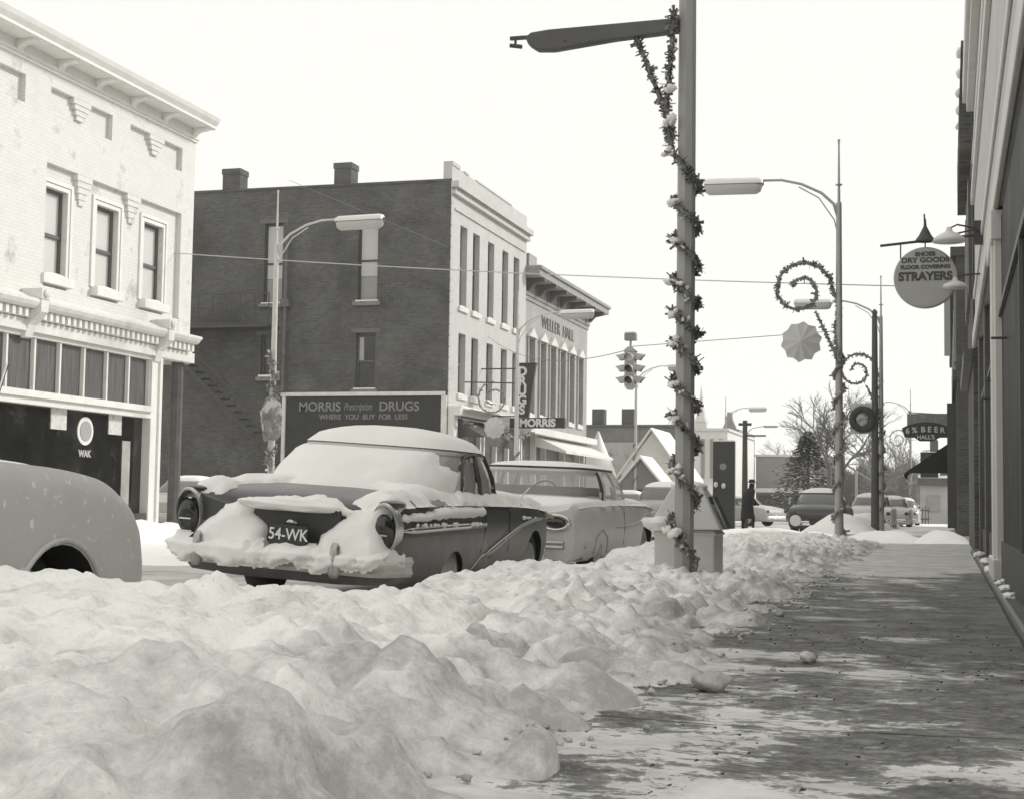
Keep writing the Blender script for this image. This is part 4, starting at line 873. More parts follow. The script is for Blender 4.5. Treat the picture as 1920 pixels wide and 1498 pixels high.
    def region(s_,t_):
        x,y,z=gp(s_,t_); 
        if not (G.get('t0',.08)<t_<G.get('t1',.9)): return None
        yr,yf=G['ypil']   # rear pillar y, front pillar y (at side)
        if abs(x)>(G['wb']+(G['wt']-G['wb'])*t_)*.93+0:
            for i,(q0,q1) in enumerate(G['side']):
                sh=(y-(q0[0]+(q0[1]-q0[0])*t_)); sh2=(y-(q1[0]+(q1[1]-q1[0])*t_))
                if sh>0 and sh2<0: return ('side_window',i,x>0)
        if y<(yr+(G['yt'][0]-G['yb'][0])*t_*.6) and abs(x)<G['wb']*G.get('rw',.93): return ('rear_window',0,0)
        if y>yf+(G['yt'][1]-G['yb'][1])*t_*.6 and abs(x)<G['wb']*.93: return ('windshield',0,0)
        return None
    Nn=N*2 if detail>=1 else N
    for k in range(Nn):
        s0,s1=k/Nn,(k+1)/Nn
        for j in range(NT):
            t0,t1=j/NT,(j+1)/NT; r_=region((s0+s1)/2,(t0+t1)/2); q=[gp(s0,t0),gp(s1,t0),gp(s1,t1),gp(s0,t1)]
            if r_ is None: cab.add(q,[(0,1,2,3)])
            else:
                W_.setdefault(r_,MB()).add([gp(s0,t0,-.012),gp(s1,t0,-.012),gp(s1,t1,-.012),gp(s0,t1,-.012)],[(0,1,2,3)])
    def roof_rows(off,rin=1.0):
        rr=[]
        for j in range(9):
            f_=(1-(j/8))*1.0; row=[]
            for k in range(Nn):
                x,y,z=gp(k/Nn,1,off*.35); yc=(G['yt'][0]+G['yt'][1])/2
                q=math.sin(f_*PI/2)**.75 if f_>0 else 0
                row.append((x*q,yc+(y-yc)*q,G['zt']+G['dome']*(1-q**2.6)+off*.9*min(1,(1-q)*7+.05)))
            rr.append(row)
        return rr
    cab.grid(roof_rows(0),True)
    bm=bmesh.new(); 
    c_=cab.build('cabin',roofM or paint,T,smooth='auto',local=True)
    bm.from_mesh(c_.data); bmesh.ops.remove_doubles(bm,verts=bm.verts,dist=.0006); bmesh.ops.recalc_face_normals(bm,faces=bm.faces); bm.to_mesh(c_.data); bm.free()
    c_.data.polygons.foreach_set('use_smooth',[True]*len(c_.data.polygons))
    so_=c_.modifiers.new('s','SOLIDIFY'); so_.thickness=.03; so_.offset=-1
    for (nm,_,_2),m_ in W_.items(): m_.build(nm,win,T,smooth=True,local=True)
    # interior
    if detail>=1:
        s=MB(); s.box(-.62,.62,G['yb'][0]+.65,G['yb'][0]+.85,.7,1.12); s.box(-.62,.62,G['yb'][0]+1.5,G['yb'][0]+1.66,.7,1.12); s.build('seats',mat('seat_cloth',.12,.8),T,local=True,bevel=.05)
        s=MB(); c=Vector((-.36,G['yb'][1]-.55,1.02)); s.tube([c+Vector((.2*math.cos(a_),.07*math.sin(a_),.18*math.sin(a_))) for a_ in [2*PI*k/24 for k in range(25)]],.012,6); s.tube([c-Vector((.2,0,0)),c+Vector((.2,0,0))],.01,6); s.tube([c,c+Vector((0,.4,-.2))],.02,6); s.build('steering_wheel',M_dtrim,T,smooth=True,local=True)
    T_=Car(); T_.T=T; T_.ztop=ztop; T_.sidex=sidex; T_.gp=gp; T_.roof=roof_rows; T_.G=G; T_.W=Wt; T_.L=L; T_.Nn=Nn; T_.region=region
    return T_
def bumper(C,y,z,h,w,wrap,name='bumper',d=.09,m=None):
    """curved bar round the end at y (wrap>0 reaches forward)"""
    pts=[]; s_=1 if wrap>0 else -1
    for k in range(25):
        t_=-1+2*k/24; x=w*math.sin(t_*PI/2)**1 if False else w*t_; 
        yy=y+s_*(abs(wrap)*max(0,(abs(t_)-.86)/.14)**1.6+.06*t_*t_); pts.append((x*(1 if abs(t_)<.86 else 1-.0),yy))
    rows=[]
    prof=[(.35,-.5),(.8,-.47),(1,-.3),(.85,-.05),(.85,.05),(1,.25),(.8,.47),(.35,.5)]
    for i,(x,yy) in enumerate(pts):
        a0=pts[max(0,i-1)]; a1=pts[min(24,i+1)]; tx,ty=a1[0]-a0[0],a1[1]-a0[1]; l=math.hypot(tx,ty); nx,ny=ty/l*s_,-tx/l*s_
        rows.append([(x+nx*d*(u-1)*1.0,yy+ny*d*(u-1)*1.0,z+v*h) for u,v in prof]+[(x+nx*d*-1,yy+ny*d*-1,z+.5*h),(x+nx*d*-1,yy+ny*d*-1,z-.5*h)])
    s=MB(); s.grid(rows,True); n=len(rows[0]); s.f.append(tuple(range(n))); s.m.append(0); s.f.append(tuple(range(24*n,25*n))); s.m.append(0)
    return s.build(name,m or M_chrome,C.T,smooth='auto',local=True)
def ellipse_tube(c,rx,rz,r,n=32,yt=0): return [(c[0]+rx*math.cos(2*PI*k/n),c[1]+yt*rz*math.sin(2*PI*k/n),c[2]+rz*math.sin(2*PI*k/n)) for k in range(n+1)]
SP1=dict(L=4.95,w=[(0,.90),(.12,.945),(.5,.965),(1.4,.97),(2.6,.965),(4.2,.955),(4.75,.93),(4.95,.86)],
 zs=[(0,.90),(.15,.945),(.8,.965),(1.7,.975),(3.2,.97),(4.2,.95),(4.8,.90),(4.95,.84)],
 zc=[(0,.80),(.06,.87),(.25,.95),(.6,1.01),(1.3,1.04),(3.3,1.02),(4.2,1.0),(4.75,.92),(4.95,.80)],zr=.28,wheels=(1.45,4.2),wr=.33,ar=.40,arch={0:(.16,.37),1:(.30,.38)},
 two=[(0,.68),(2.2,.70),(2.35,.62),(2.5,.42),(2.9,.60),(3.8,.78),(4.95,.80)],
 gh=dict(wb=.86,wt=.75,yb=(.85,3.62),yt=(1.60,3.16),zb=.95,zt=1.41,dome=.15,e=3.3,t0=.06,t1=.93,ypil=(1.62,3.28),rw=.95,side=[((1.85,2.0),(2.26,2.30)),((2.36,2.40),(3.10,2.86))]))
def car1():
    paint=mat('dark_car_paint',.035,.3,var=.15,vs=3,spec=.5,g2=.10,thr=(2.,.52,.8)); p2=mat('two_tone_paint',.10,.35,var=.2,vs=3,g2=.20,thr=(2.5,.5,.78))
    C=car('sedan_car','dark two-tone sedan seen from behind, heavily covered in snow','',None,None,None) if False else car('sedan_car','dark two-tone sedan buried in snow, licence plate showing, nearest whole car',(-5.115,11.,-.12),(0,math.radians(3.6),math.radians(.6)),SP1,paint,p2,roofM=mat('pale_roof_paint',.5,.4))
    T=C.T; L=C.L
    bumper(C,-.22,.43,.17,.99,.45,d=.12,m=mat('frosted_chrome',.60,.45,metal=.35,var=.12,vs=9)); 
    for x in (-.62,.55):
        s=MB(); s.lathe((x,-.30,.33),[(.035,0),(.045,.03),(.042,.2),(.038,.24),(.02,.27)],16); s.build('bumper_guard',mat('dull_chrome',.40,.3,metal=.8,var=.2,vs=6),T,smooth=True,local=True)
    # tail lamps in hooded oval bezels
    for sg in (-1,1):
        c=(sg*.845,-.03,.735); b_=MB(); rows=[]
        for t_,q,yy in ((0,.95,.12),(.3,.99,-.0),(.6,.99,-.04),(1,.94,-.055),(1.2,.87,-.045),(1.2,.85,.0)):
            rows.append([(c[0]+.112*q*math.cos(2*PI*k/32),c[1]+yy+.04*math.sin(2*PI*k/32)*-1,c[2]+.20*q*math.sin(2*PI*k/32)) for k in range(32)])
        b_.grid(rows,True); lo_=b_.build('tail_lamp',mat('bezel_chrome',.55,.25,metal=.7,var=.1,vs=8),T,smooth='auto',local=True)
        b_=MB(); rows=[]
        for q,yy in ((1,0),(.9,-.03),(.6,-.055),(.2,-.065)): rows.append([(c[0]+.094*q*math.cos(2*PI*k/32),c[1]-.03+yy-.03*math.sin(2*PI*k/32),c[2]-.035+.145*q*math.sin(2*PI*k/32)) for k in range(32)])
        b_.grid(rows,True); b_.f.append(tuple(range(96,128))); b_.m.append(0); b_.build('lens',M_red,lo_,smooth=True,local=True)
        b_=MB(); b_.box(c[0]-.05,c[0]+.05,-.125,-.09,c[2]-.06,c[2]-.048); b_.build('lens_bar',M_chrome,lo_,local=True)
        # hood over the lamp
        b_=MB(); b_.blob((sg*.845,.09,.925),1,(.095,.17,.03),seed=2,n=12,amp=0); b_.build('lamp_hood',paint,lo_,smooth=True,local=True)
    # side strips
    for sg in (-1,1):
        def sx(y,z,o=.012): return sg*(C.sidex(y,z)+o)
        s=MB(); s.tube([(sx(y,z,.0 if y<.2 else .012),y,z) for y,z in ((.12,.715),(.3,.72),(1.,.735),(1.7,.745),(2.28,.75))],[.01,.03,.03,.03,.026],8,sx=.6); s.build('side_moulding',M_chrome,T,smooth=True,local=True)
        s=MB(); s.tube([(sx(y,z),y,z) for y,z in ((2.35,.47),(2.5,.50),(2.75,.56),(3.1,.64),(3.6,.74),(4.1,.79),(4.85,.80))],[.012,.03,.03,.024,.02,.02,.02],8,sx=.6); s.build('side_moulding',mat('dull_chrome'),T,smooth=True,local=True)
        for y in (2.30,3.15): 
            s=MB(); s.tube([(sx(y+ (.05 if z<.5 else 0)*(y<3),z,.001),y+(.0 if z>.5 else (-.10 if y<3 else 0)),z) for z in (.93,.85,.7,.5,.3,.24)],.005,4); s.build('door_gap',M_dark,T,local=True)
        s=MB(); s.tube([(sx(y,z,.004),y,z) for y,z in ((1.85,.24),(2.05,.36),(2.25,.46),(2.36,.48))],.006,4); s.build('body_crease',mat('dull_chrome'),T,local=True)
        def side(y,t_):
            best=min((abs(C.gp(k/400,t_)[1]-y),k) for k in range(40,161))[1]; p=C.gp(best/400,t_,.006); return (sg*abs(p[0]),p[1],p[2])
        dr=mat('dark_rubber_trim',.04,.5)
        s=MB(); s.tube([side(1.80,.04),side(1.84,.4),side(1.93,.7),side(2.08,.89),side(2.4,.955),side(2.86,.95),side(2.97,.5),side(3.12,.06)],.018,6); s.build('window_surround',dr,T,smooth=True,local=True)
        s=MB(); s.tube([side(2.31,.05),side(2.33,.5),side(2.35,.93)],.035,6,sx=.5); s.build('centre_pillar',dr,T,smooth=True,local=True)
    bumper(C,L+.1,.42,.17,.93,-.25)
    for sg in (-1,1):
        s=MB(); s.blob((sg*.72,L+.12,.50),1,(.09,.09,.13),seed=1,n=10,amp=0); s.build('bumper_bullet',mat('dull_chrome'),T,smooth=True,local=True)
    # licence plate
    yP=-.20; s=MB(); s.box(-.05,.265,yP-.012,yP,.545,.70); pl=s.build('licence_plate',mat('plate_black',.025,.4),T,bevel=.006,local=True)
    s=MB(); 
    text('plate_characters','54-WK',.13,mat('plate_white',.72,.5),pl,TM((.107,yP-.014,.625)),.003,.001,local=True,sx=.86)
    s=MB(); s.tube([(.06,yP+.03,.72),(.11,yP-.01,.735),(.16,yP+.03,.72)],.014,8); s.build('plate_lamp',M_chrome,pl,smooth=True,local=True)
    # trunk emblem recess
    s=MB(); s.box(-.42,.48,-.07,-.035,.56,.84); s.build('rear_panel',mat('rear_panel_dark',.03,.4),T,local=True)
    # ---- snow
    sn=MB(); 
    roof=C.roof(.055); sn.grid(roof,True)
    sn.build('snow_on_roof',M_csnow,T,smooth=True,local=True)
    # rear window snow
    s=MB(); rows=[]
    for j in range(15):
        t_=-.05+j/14*.97; row=[]
        for k in range(61):
            s_=(-.215+.43*k/60); x,y,z=C.gp(s_%1,t_); ed=min(1,min(k,60-k)/6)
            bare=1 if not (s_>.10 and t_>.35+ (0.20-s_)*2.2) else -.5
            th=(.05+.03*fbm(x*3,z*4,1,3)+.10*(1-t_)*max(0,1-abs(x)/.9))*ed**.5*(1-.75*max(0,(t_-.8)/.12))
            br_=max(0,min(1,(s_-.115)/.03))*max(0,min(1,(t_-(.52+(.20-s_)*2.0)+.12*fbm(x*6,z*6,2,2))/.10)); th=th*(1-br_)-.03*br_-.03*(1-ed)
            row.append((x*1.0,y-th,z+th*.35))
        rows.append(row)
    s.grid(rows); s.build('snow_on_rear_window',M_csnow,T,smooth=True,local=True)
    # deck snow (in front of the bare lid, along both fenders)
    s=MB()
    def deck(u,v,t_): 
        xx=max(-.96,min(.96,u)); return (xx,v,C.ztop(min(.9,abs(xx)/interp(SP1['w'],v)),v)+t_)
    snow_patch(s,[(-.9,.10),(-.86,.02),(-.62,.03),(-.60,.3),(-.72,.55),(-.3,.88),(0,.90),(.35,.84),(.66,.62),(.60,.32),(.52,.10),(.66,.0),(.86,.02),(.88,.3),(.88,1.3),(.88,1.75),(-.88,1.75),(-.9,1.3)],deck,.075,.14,.03,seed=1,rough=.03)
    for sg in (-1,1): snow_patch(s,[(sg*.74,1.6),(sg*.925,1.6),(sg*.90,2.6),(sg*.88,3.4),(sg*.86,4.86),(sg*.3,4.86),(-sg*.02,4.6),(-sg*.02,3.4),(sg*.6,3.3),(sg*.78,2.9)],deck,.07,.08,.035,seed=3,rough=.03)
    s.build('snow_on_body',M_csnow,T,smooth=True,local=True)
    # big drift frozen on the tail and bumper
    def rear(u,v,t_):
        yy=0.
        if v>.80:
            while yy<.5 and C.ztop(min(.9,abs(u)/.93),yy)<v: yy+=.01
            return (u,yy-.045-t_*.7,v+t_*.45)
        return (u,-.045-t_*(1 if t_>0 else 4)-.12*max(0,1-(v-.42)/.35)*min(1,max(0,t_)/.06),v)
    ctr=[]; 
    def Lp(px,py): q=aY(px,py,10.86); return (q.x+5.115,q.z+.12+(q.x+5.115)*.0628)
    poly=[Lp(*p) for p in [(335,1050),(345,1010),(362,985),(380,965),(400,952),(402,942),(450,936),(520,928),(585,931),(610,945),(640,957),(680,952),(700,935),(706,965),(706,1000),(716,1035),(722,1062),(640,1066),(480,1050)]]
    hole=[Lp(*p) for p in [(462,958),(640,966),(606,988),(586,1000),(582,1026),(488,1022),(486,984)]]
    s=MB(); snow_patch(s,poly,rear,.10,.10,.015,holes=(hole,),seed=4,rough=.02,lump=.35)
    # ledge over the plate
    s.blob((.04,-.13,.855),1,(.42,.10,.05),seed=3,n=18,amp=.35)
    s.build('snow_on_tail',M_csnow,T,smooth=True,local=True)
    s=MB(); snow_patch(s,[(-.98,.47),(-.97,.55),(.6,.55),(.9,.52),(.86,.46),(.5,.40),(.2,.43),(-.3,.37),(-.8,.39)],lambda u,v,t_:(u,-.335-t_*1.2+.06*(u/.9)**2+.35*max(0,abs(u)-.85)+max(0,v-.50)*2.2,v),.035,.03,.012,seed=12,rough=.05,lump=.8,under=.02)
    s.build('snow_on_bumper',M_csnow,T,smooth=True,local=True)
    s=MB()   # snow ledges along the flank
    def fl(u,v,t_): return (C.sidex(u,min(v,.95))+t_,u,v)
    snow_patch(s,[(.08,.80),(.14,.845),(.6,.86),(1.0,.90),(1.5,.93),(2.2,.93),(2.28,.86),(2.2,.83),(1.4,.82),(.6,.80),(.2,.785)],fl,.045,.04,.02,seed=6,rough=.012)
    for k in range(26): 
        y=.35+random.random()*1.8 if k<18 else 3.6+random.random()*.8; z=.75 if k<18 else .80; s.blob((C.sidex(y,z)+.02,y,z+.012),random.uniform(.012,.03),(.7,1.6,.8),seed=k,n=5,amp=.4)
    s.build('snow_on_flank',M_csnow,T,smooth=True,local=True)
    s=MB(); s.tube([(.80,3.9,.95),(.93,3.9,1.12)],.008,6); s.build('aerial',M_chrome,T,local=True)
car1()
SP2=dict(L=5.1,w=[(0,.93),(.2,.965),(1.4,.98),(3,.97),(4.6,.95),(5.1,.85)],zs=[(0,.84),(.15,.90),(1,.93),(2.5,.95),(4,.95),(4.9,.88),(5.1,.8)],
 zc=[(0,.78),(.1,.86),(.5,.93),(1.4,.97),(3.5,1.0),(4.5,.96),(5.1,.82)],zr=.22,wheels=(1.25,4.25),wr=.34,ar=.42,noarch=(0,),
 gh=dict(wb=.84,wt=.72,yb=(1.05,3.9),yt=(1.35,3.3),zb=.94,zt=1.35,dome=.07,e=4.,ypil=(1.75,3.5),rw=1.0,t0=.05,t1=.86,side=[((1.95,2.1),(2.55,2.55)),((2.65,2.65),(3.3,3.05))]))
def car2():
    paint=mat('pale_car_paint',.56,.35,var=.08,vs=2,spec=.5)
    C=car('sedan_car','pale grey sedan with clear wraparound rear window parked ahead of the snowy dark sedan',(-5.13,17.0,-.1),(0,math.radians(1.5),0),SP2,paint,winM=M_cglass2,roofM=paint); T=C.T
    bumper(C,-.10,.42,.10,.97,.5,m=mat('dull_chrome')); bumper(C,-.06,.27,.08,.95,.4,m=mat('dull_chrome'))
    for sg in (-1,1):
        s=MB(); s.tube([(sg*.70+(.17*math.cos(a_)),-.045,.68+.085*math.sin(a_)) for a_ in [2*PI*k/28 for k in range(29)]],.022,8); lo_=s.build('tail_lamp',M_chrome,T,smooth=True,local=True)
        s=MB(); s.blob((sg*.70,-.03,.68),1,(.13,.035,.06),n=10,amp=0); s.build('lens',M_red,lo_,smooth=True,local=True)
        s=MB(); s.tube([(sg*(C.sidex(y,z)+.004),y,z) for y,z in ((2.1,.62),(3.0,.64),(3.6,.68),(4.1,.78),(4.6,.82),(5.0,.80))],.012,6); s.build('body_crease',paint,T,smooth=True,local=True)
        s=MB(); s.tube([(sg*(C.sidex(y,z)+.004),y,z) for y,z in ((.9,.3),(.95,.5),(1.25,.6),(1.55,.5),(1.62,.3))],.007,6); s.build('wheel_skirt',mat('grey_sash'),T,smooth=True,local=True)
        s=MB(); s.tube([(sg*(C.sidex(2.6,z)+.001),2.6,z) for z in (.93,.8,.6,.4,.25)],.005,4); s.build('door_gap',M_dark,T,local=True)
    s=MB(); s.tube([(-.72,-.04,.76),(0,-.06,.765),(.72,-.04,.76)],.012,6); s.tube([(-.72,-.04,.60),(0,-.06,.595),(.72,-.04,.60)],.012,6); s.tube([(.45,-.05,.8),(.43,-.05,.55)],.009,6); s.tube([(-.5,-.05,.8),(-.48,-.05,.55)],.009,6); s.build('rear_trim',M_chrome,T,smooth=True,local=True)
    s=MB(); s.box(-.55,.55,-.08,-.05,.30,.38); s.build('plate_area',M_csnow,T,local=True)
    s=MB(); rr=C.roof(.0)[0]; s.tube([rr[k] for k in range(0,len(rr),3)]+[rr[0]],.018,6); s.build('roof_drip_rail',mat('dark_rubber_trim',.04,.5),T,smooth=True,local=True)
    for q_ in (.215,.785): s=MB(); s.tube([C.gp(q_,.05+.85*j/8) for j in range(9)],.022,6); s.build('rear_window_trim',mat('dark_rubber_trim'),T,smooth=True,local=True)
    sn=MB(); roof=C.roof(.035); sn.grid(roof,True)
    sn.build('snow_on_roof',M_csnow,T,smooth=True,local=True)
    s=MB(); deck=lambda u,v,t_:(u,v,C.ztop(min(.9,abs(u)/interp(SP2['w'],v)),v)+t_)
    snow_patch(s,[(-.86,.15),(0,.08),(.7,.1),(.84,.3),(.86,2.5),(.85,4.8),(-.85,4.8),(-.86,2)],deck,.03,.1,.05,seed=8)
    s.build('snow_on_body',M_csnow,T,smooth=True,local=True)
car2()
SP0=dict(L=4.9,w=[(0,.88),(.3,.94),(3,.96),(4.3,.93),(4.7,.86),(4.85,.78),(4.9,.70)],zs=[(0,.85),(1,.95),(3.0,1.02),(3.8,1.0),(4.25,.96),(4.55,.88),(4.75,.76),(4.9,.54)],
 zc=[(0,.8),(1,.98),(3.2,1.04),(4.0,1.0),(4.4,.93),(4.7,.80),(4.9,.55)],zr=.24,wheels=(1.2,3.85),wr=.33,ar=.40,inset=.34,arch={1:(.26,.38)},
 gh=dict(wb=.8,wt=.62,yb=(1.2,3.1),yt=(1.7,2.6),zb=1.0,zt=1.42,dome=.1,ypil=(1.6,2.8),side=[((1.8,1.95),(2.1,2.1)),((2.2,2.2),(2.7,2.5))]))
def car0():
    paint=mat('grey_frosted_paint',.48,.55,var=.05,vs=4,g2=.72,thr=(16,.60,.66),spec=.3)
    C=car('sedan_car','light grey car at the far left, only its rounded front fender and wheel arch visible',(-4.90,2.26,-.1),(0,0,0),SP0,paint,winM=M_cglass); T=C.T
    s=MB(); s.tube([(.88,2.9,1.0),(.90,2.88,1.12)],.012,6); s.lathe((.92,2.88,1.16),[(.03,-.03),(.075,0),(.075,.01),(.02,.05)],16,'y'); s.build('side_mirror',M_chrome,T,smooth=True,local=True)
    s=MB(); s.tube([(.82,3.35,.98),(.86,3.5,1.45)],.006,6); s.build('aerial',M_chrome,T,local=True)
    bumper(C,4.93,.42,.14,.85,-.3)
    for sg in (-1,1):
        s=MB(); s.tube([(sg*(C.sidex(y,z)+.001),y,z) for y,z in ((2.75,.95),(2.72,.8),(2.7,.6),(2.72,.4),(2.75,.27))],.006,4); s.build('door_gap',M_dark,T,local=True)
        s=MB(); s.tube([(sg*(C.sidex(3.85+.40*math.cos(a_),.26+.40*math.sin(a_))+.006),3.85+.40*math.cos(a_),.26+.40*math.sin(a_)) for a_ in [PI*(k/20) for k in range(0,21)]],.014,6); s.build('arch_lip',paint,T,smooth=True,local=True)
    s=MB(); deck=lambda u,v,t_:(max(-.86*interp(SP0['w'],v),min(.86*interp(SP0['w'],v),u)),v,C.ztop(min(.86,abs(u)/interp(SP0['w'],v)),v)+t_)
    snow_patch(s,[(-.7,3.2),(.74,3.2),(.72,4.1),(.55,4.5),(-.5,4.5),(-.7,4.1)],deck,.03,.2,.03,seed=9); s.build('snow_on_hood',M_csnow,T,smooth=True,local=True)
car0()
SPF=dict(L=4.9,w=[(0,.84),(.2,.90),(1,.93),(3.8,.92),(4.6,.88),(4.9,.78)],zs=[(0,.78),(.2,.90),(1.2,.98),(3,1.0),(4.4,.95),(4.9,.8)],zc=[(0,.72),(.15,.88),(.6,1.02),(1.2,1.06),(3.4,1.06),(4.4,1.0),(4.9,.8)],zr=.26,wheels=(1.1,3.95),wr=.35,ar=.4,
 gh=dict(wb=.78,wt=.62,yb=(1.1,3.5),yt=(1.6,2.9),zb=1.02,zt=1.40,dome=.14,ypil=(1.6,3.1),side=[((1.75,1.95),(2.2,2.2)),((2.3,2.3),(3.0,2.7))]))
def far_car(label,x,y,rz,g,detail=0,z=-.08):
    paint=mat('far_paint_%d'%int(g*100),g,.35,var=.1,vs=2)
    C=car('sedan_car',label,(x,y,z),(0,0,math.radians(rz)),SPF,paint,detail=detail,winM=mat('far_window',.14,.15),roofM=paint); T=C.T
    bumper(C,-.1,.42,.16,.88,.3); bumper(C,5.0,.42,.16,.86,-.3)
    sn=MB(); r=C.roof(.04); sn.grid(r,True); sn.build('snow_on_roof',M_csnow,T,smooth=True,local=True)
    for sg in (-1,1):
        s=MB(); s.lathe((sg*.7,-.02,.74),[(.08,0),(.06,-.04)],14,'y'); s.build('tail_lamp',M_red,T,local=True)
        s=MB(); s.lathe((sg*.68,4.92,.72),[(.11,0),(.09,.05),(.02,.07)],16,'y'); s.build('headlight',M_lamp,T,local=True)
    return C
C3=far_car('dark car seen squarely from behind past the crossing, spare disc on its bumper',-4.0,48,0,.05,1)
s=MB(); s.lathe((-.62,-.2,.5),[(.17,.03),(.18,0),(.16,-.03)],20,'y'); s.build('bumper_disc',M_lamp,C3.T,local=True); s=MB(); s.box(-.2,.2,-.2,-.17,.42,.56); s.build('licence_plate',mat('plate_black'),C3.T,local=True)
far_car('pale car facing us in the side lot, half hidden behind the dark corner post',-21.2,41.5,182,.45,1)
far_car('white car half hidden behind the snow right of the garlanded street light',-2.95,60,0,.55)
far_car('pale car parked farther up, seen between the street light and the dark post',-2.5,69,0,.5)
far_car('grey car just right of the dark post, low behind the snow heap',-2.3,78,0,.4)
far_car('light car crossing the far street just right of the person',-9.2,66,90,.5)
far_car('smaller light car behind the crossing car, left of the dark parked one',-8.2,75,60,.45)
far_car('grey car parked nose out beyond the litter bin',-7.2,39,8,.3)
far_car('pale car parked along the left kerb past the pale sedan',-13.0,60,0,.5)
# ============================================================ SMALL NEAR OBJECTS
def corner_post():
    T=thing('utility_post','dark post holding up the overhanging corner of the white store','post',(-18.15,32.75,0)); s=MB(); s.tube([(-18.15,32.75,-.1),(-18.15,32.75,4.13)],.15,10); s.build('pole',mat('rusty_post',.09,.7,var=.3,vs=4),T)
corner_post()
# person
def person(x,y,z,label,h=1.72,lean=.25,name='person',coat=.02,group=None,face=1):
    T=thing(name,label,'person',(x,y,z),(0,0,math.radians(25*face)),group=group)
    k=h/1.75; V=[];E=[];Rr=[]
    def v(p,r,par=None): 
        V.append((p[0]*k,p[1]*k,p[2]*k)); Rr.append((r[0]*k,r[1]*k) if isinstance(r,tuple) else (r*k,r*k)); i=len(V)-1
        if par is not None: E.append((par,i))
        return i
    L_=lean; pel=v((0,0,.95),(.17,.13)); 
    ch=v((L_*.35,0,1.22),(.19,.14),pel); sh=v((L_*.7,0,1.42),(.17,.12),ch); nk=v((L_*.9,0,1.49),.075,sh); hd=v((L_*1.05,0,1.59),(.10,.11),nk); ht=v((L_*1.08,0,1.68),(.09,.10),hd)
    for sg,fy in ((-1,.16),(1,-.12)):
        hp=v((0,sg*.09,.88),.12,pel); kn=v((fy+.03,sg*.1,.50),.075,hp); an=v((fy*1.15,sg*.1,.09),.05,kn); to=v((fy*1.15+.16,sg*.1,.04),.042,an)
        s_=v((L_*.7,sg*.19,1.38),.075,sh); el=v((L_*.7+.02,sg*.25,1.10),.06,s_); wr_=v((L_*.7+.20,sg*.18,.92),.045,el); hn=v((L_*.7+.27,sg*.16,.90),.04,wr_)
    me=bpy.data.meshes.new('body'); me.from_pydata(V,E,[]); o=bpy.data.objects.new('body',me); COL.objects.link(o); o.parent=T
    sk=o.modifiers.new('s','SKIN'); 
    for i,r in enumerate(Rr): me.skin_vertices[0].data[i].radius=r
    me.skin_vertices[0].data[0].use_root=True
    ss=o.modifiers.new('u','SUBSURF'); ss.levels=2; ss.render_levels=2; bpy.context.view_layer.update(); apply_mods(o)
    o.data.materials.clear(); o.data.materials.append(mat('dark_wool',.02,.9)); o.data.polygons.foreach_set('use_smooth',[True]*len(o.data.polygons))
    # overcoat
    s=MB(); rows=[]
    for zz,rx,ry,dx in ((.42,.24,.24,.02),(.7,.22,.23,.02),(.95,.20,.21,.02),(1.15,.205,.225,L_*.3),(1.35,.185,.23,L_*.6),(1.44,.14,.19,L_*.75),(1.50,.08,.09,L_*.88)):
        rows.append([((dx+rx*math.cos(2*PI*j/20)*(1+.04*math.sin(5*2*PI*j/20)))*k,ry*math.sin(2*PI*j/20)*k,zz*k) for j in range(20)])
    s.grid(rows,True); s.build('overcoat',mat('black_coat',coat,.9,var=.2,vs=6),T,smooth=True,local=True)
    s=MB(); s.lathe((L_*1.07*k,0,1.68*k),[(.17*k,0),(.17*k,.015),(.115*k,.025),(.11*k,.10*k),(.06*k,.13*k)],20); s.build('hat',mat('dark_hat',.03,.9),T,smooth='auto',local=True)
    return T
person(-7.0,54.5,-.02,'person in a long dark overcoat and hat walking across the snowy crossing',1.8,.16)
person(-.75,118,.0,'distant person in dark clothes under the awning, nearer the street',1.7,.05,group='far walkers')
person(-.3,114,.0,'distant person in dark clothes under the awning, nearer the wall',1.7,.05,group='far walkers',face=-1)
# ============================================================ FAR SCENERY
def simple_block(name,label,x0,x1,y0,y1,h,m,extra=None,cat='building'):
    T=thing(name,label,cat,((x0+x1)/2,y0,0)); s=MB(); s.box(x0,x1,y0,y1,-.1,h); s.build('wall',m,T)
    s=MB(); s.box(x0-.1,x1+.1,y0-.1,y1+.1,h+.002,h+.16); s.build('coping',M_trim if extra!='d' else M_sash,T); return T
T=simple_block('flat_roofed_shop_block','long low brick block with two chimneys and a painted wall behind the service station',-25,-16.6,96,110,6.0,mat('mid_brick',brick=(.16,.20,.24),rough=.9,var=.2,vs=.6),'d')
for x in (-22.6,-20.6): s=MB(); s.box(x,x+.8,96.2,97,6.1,7.2); s.build('chimney',M_brick,T)
s=MB(); s.box(-24.5,-19.2,95.88,95.96,1.2,5.0); s.build('painted_panel',mat('painted_ad',.42,.7,var=.1,vs=1,g2=.22,thr=(1.4,.52,.64)),T)
for k in range(3): s=MB(); s.box(-24+1.6*k,-22.9+1.6*k,95.86,95.94,.2,1.1); s.build('window',M_sash,T)
def gable(name,label,x0,x1,y0,y1,zw,zr_,wm,rm):
    T=thing(name,label,'building',((x0+x1)/2,y0,0)); s=MB(); s.prism([(x0,-.1),(x1,-.1),(x1,zw),((x0+x1)/2,zr_-.12),(x0,zw)],lambda u,v,d:(u,y0+d,v),y1-y0); s.build('wall',wm,T)
    xm=(x0+x1)/2; s=MB()
    for a_,b_ in ((x0-.3,xm),(x1+.3,xm)):
        za=zw-(zr_-zw)*.3/(xm-x0); s.prism([(a_,za),(b_,zr_),(b_,zr_+.14),(a_,za+.14)],lambda u,v,d:(u,y0-.35+d,v),y1-y0+.7)
    s.build('roof',rm,T); return T
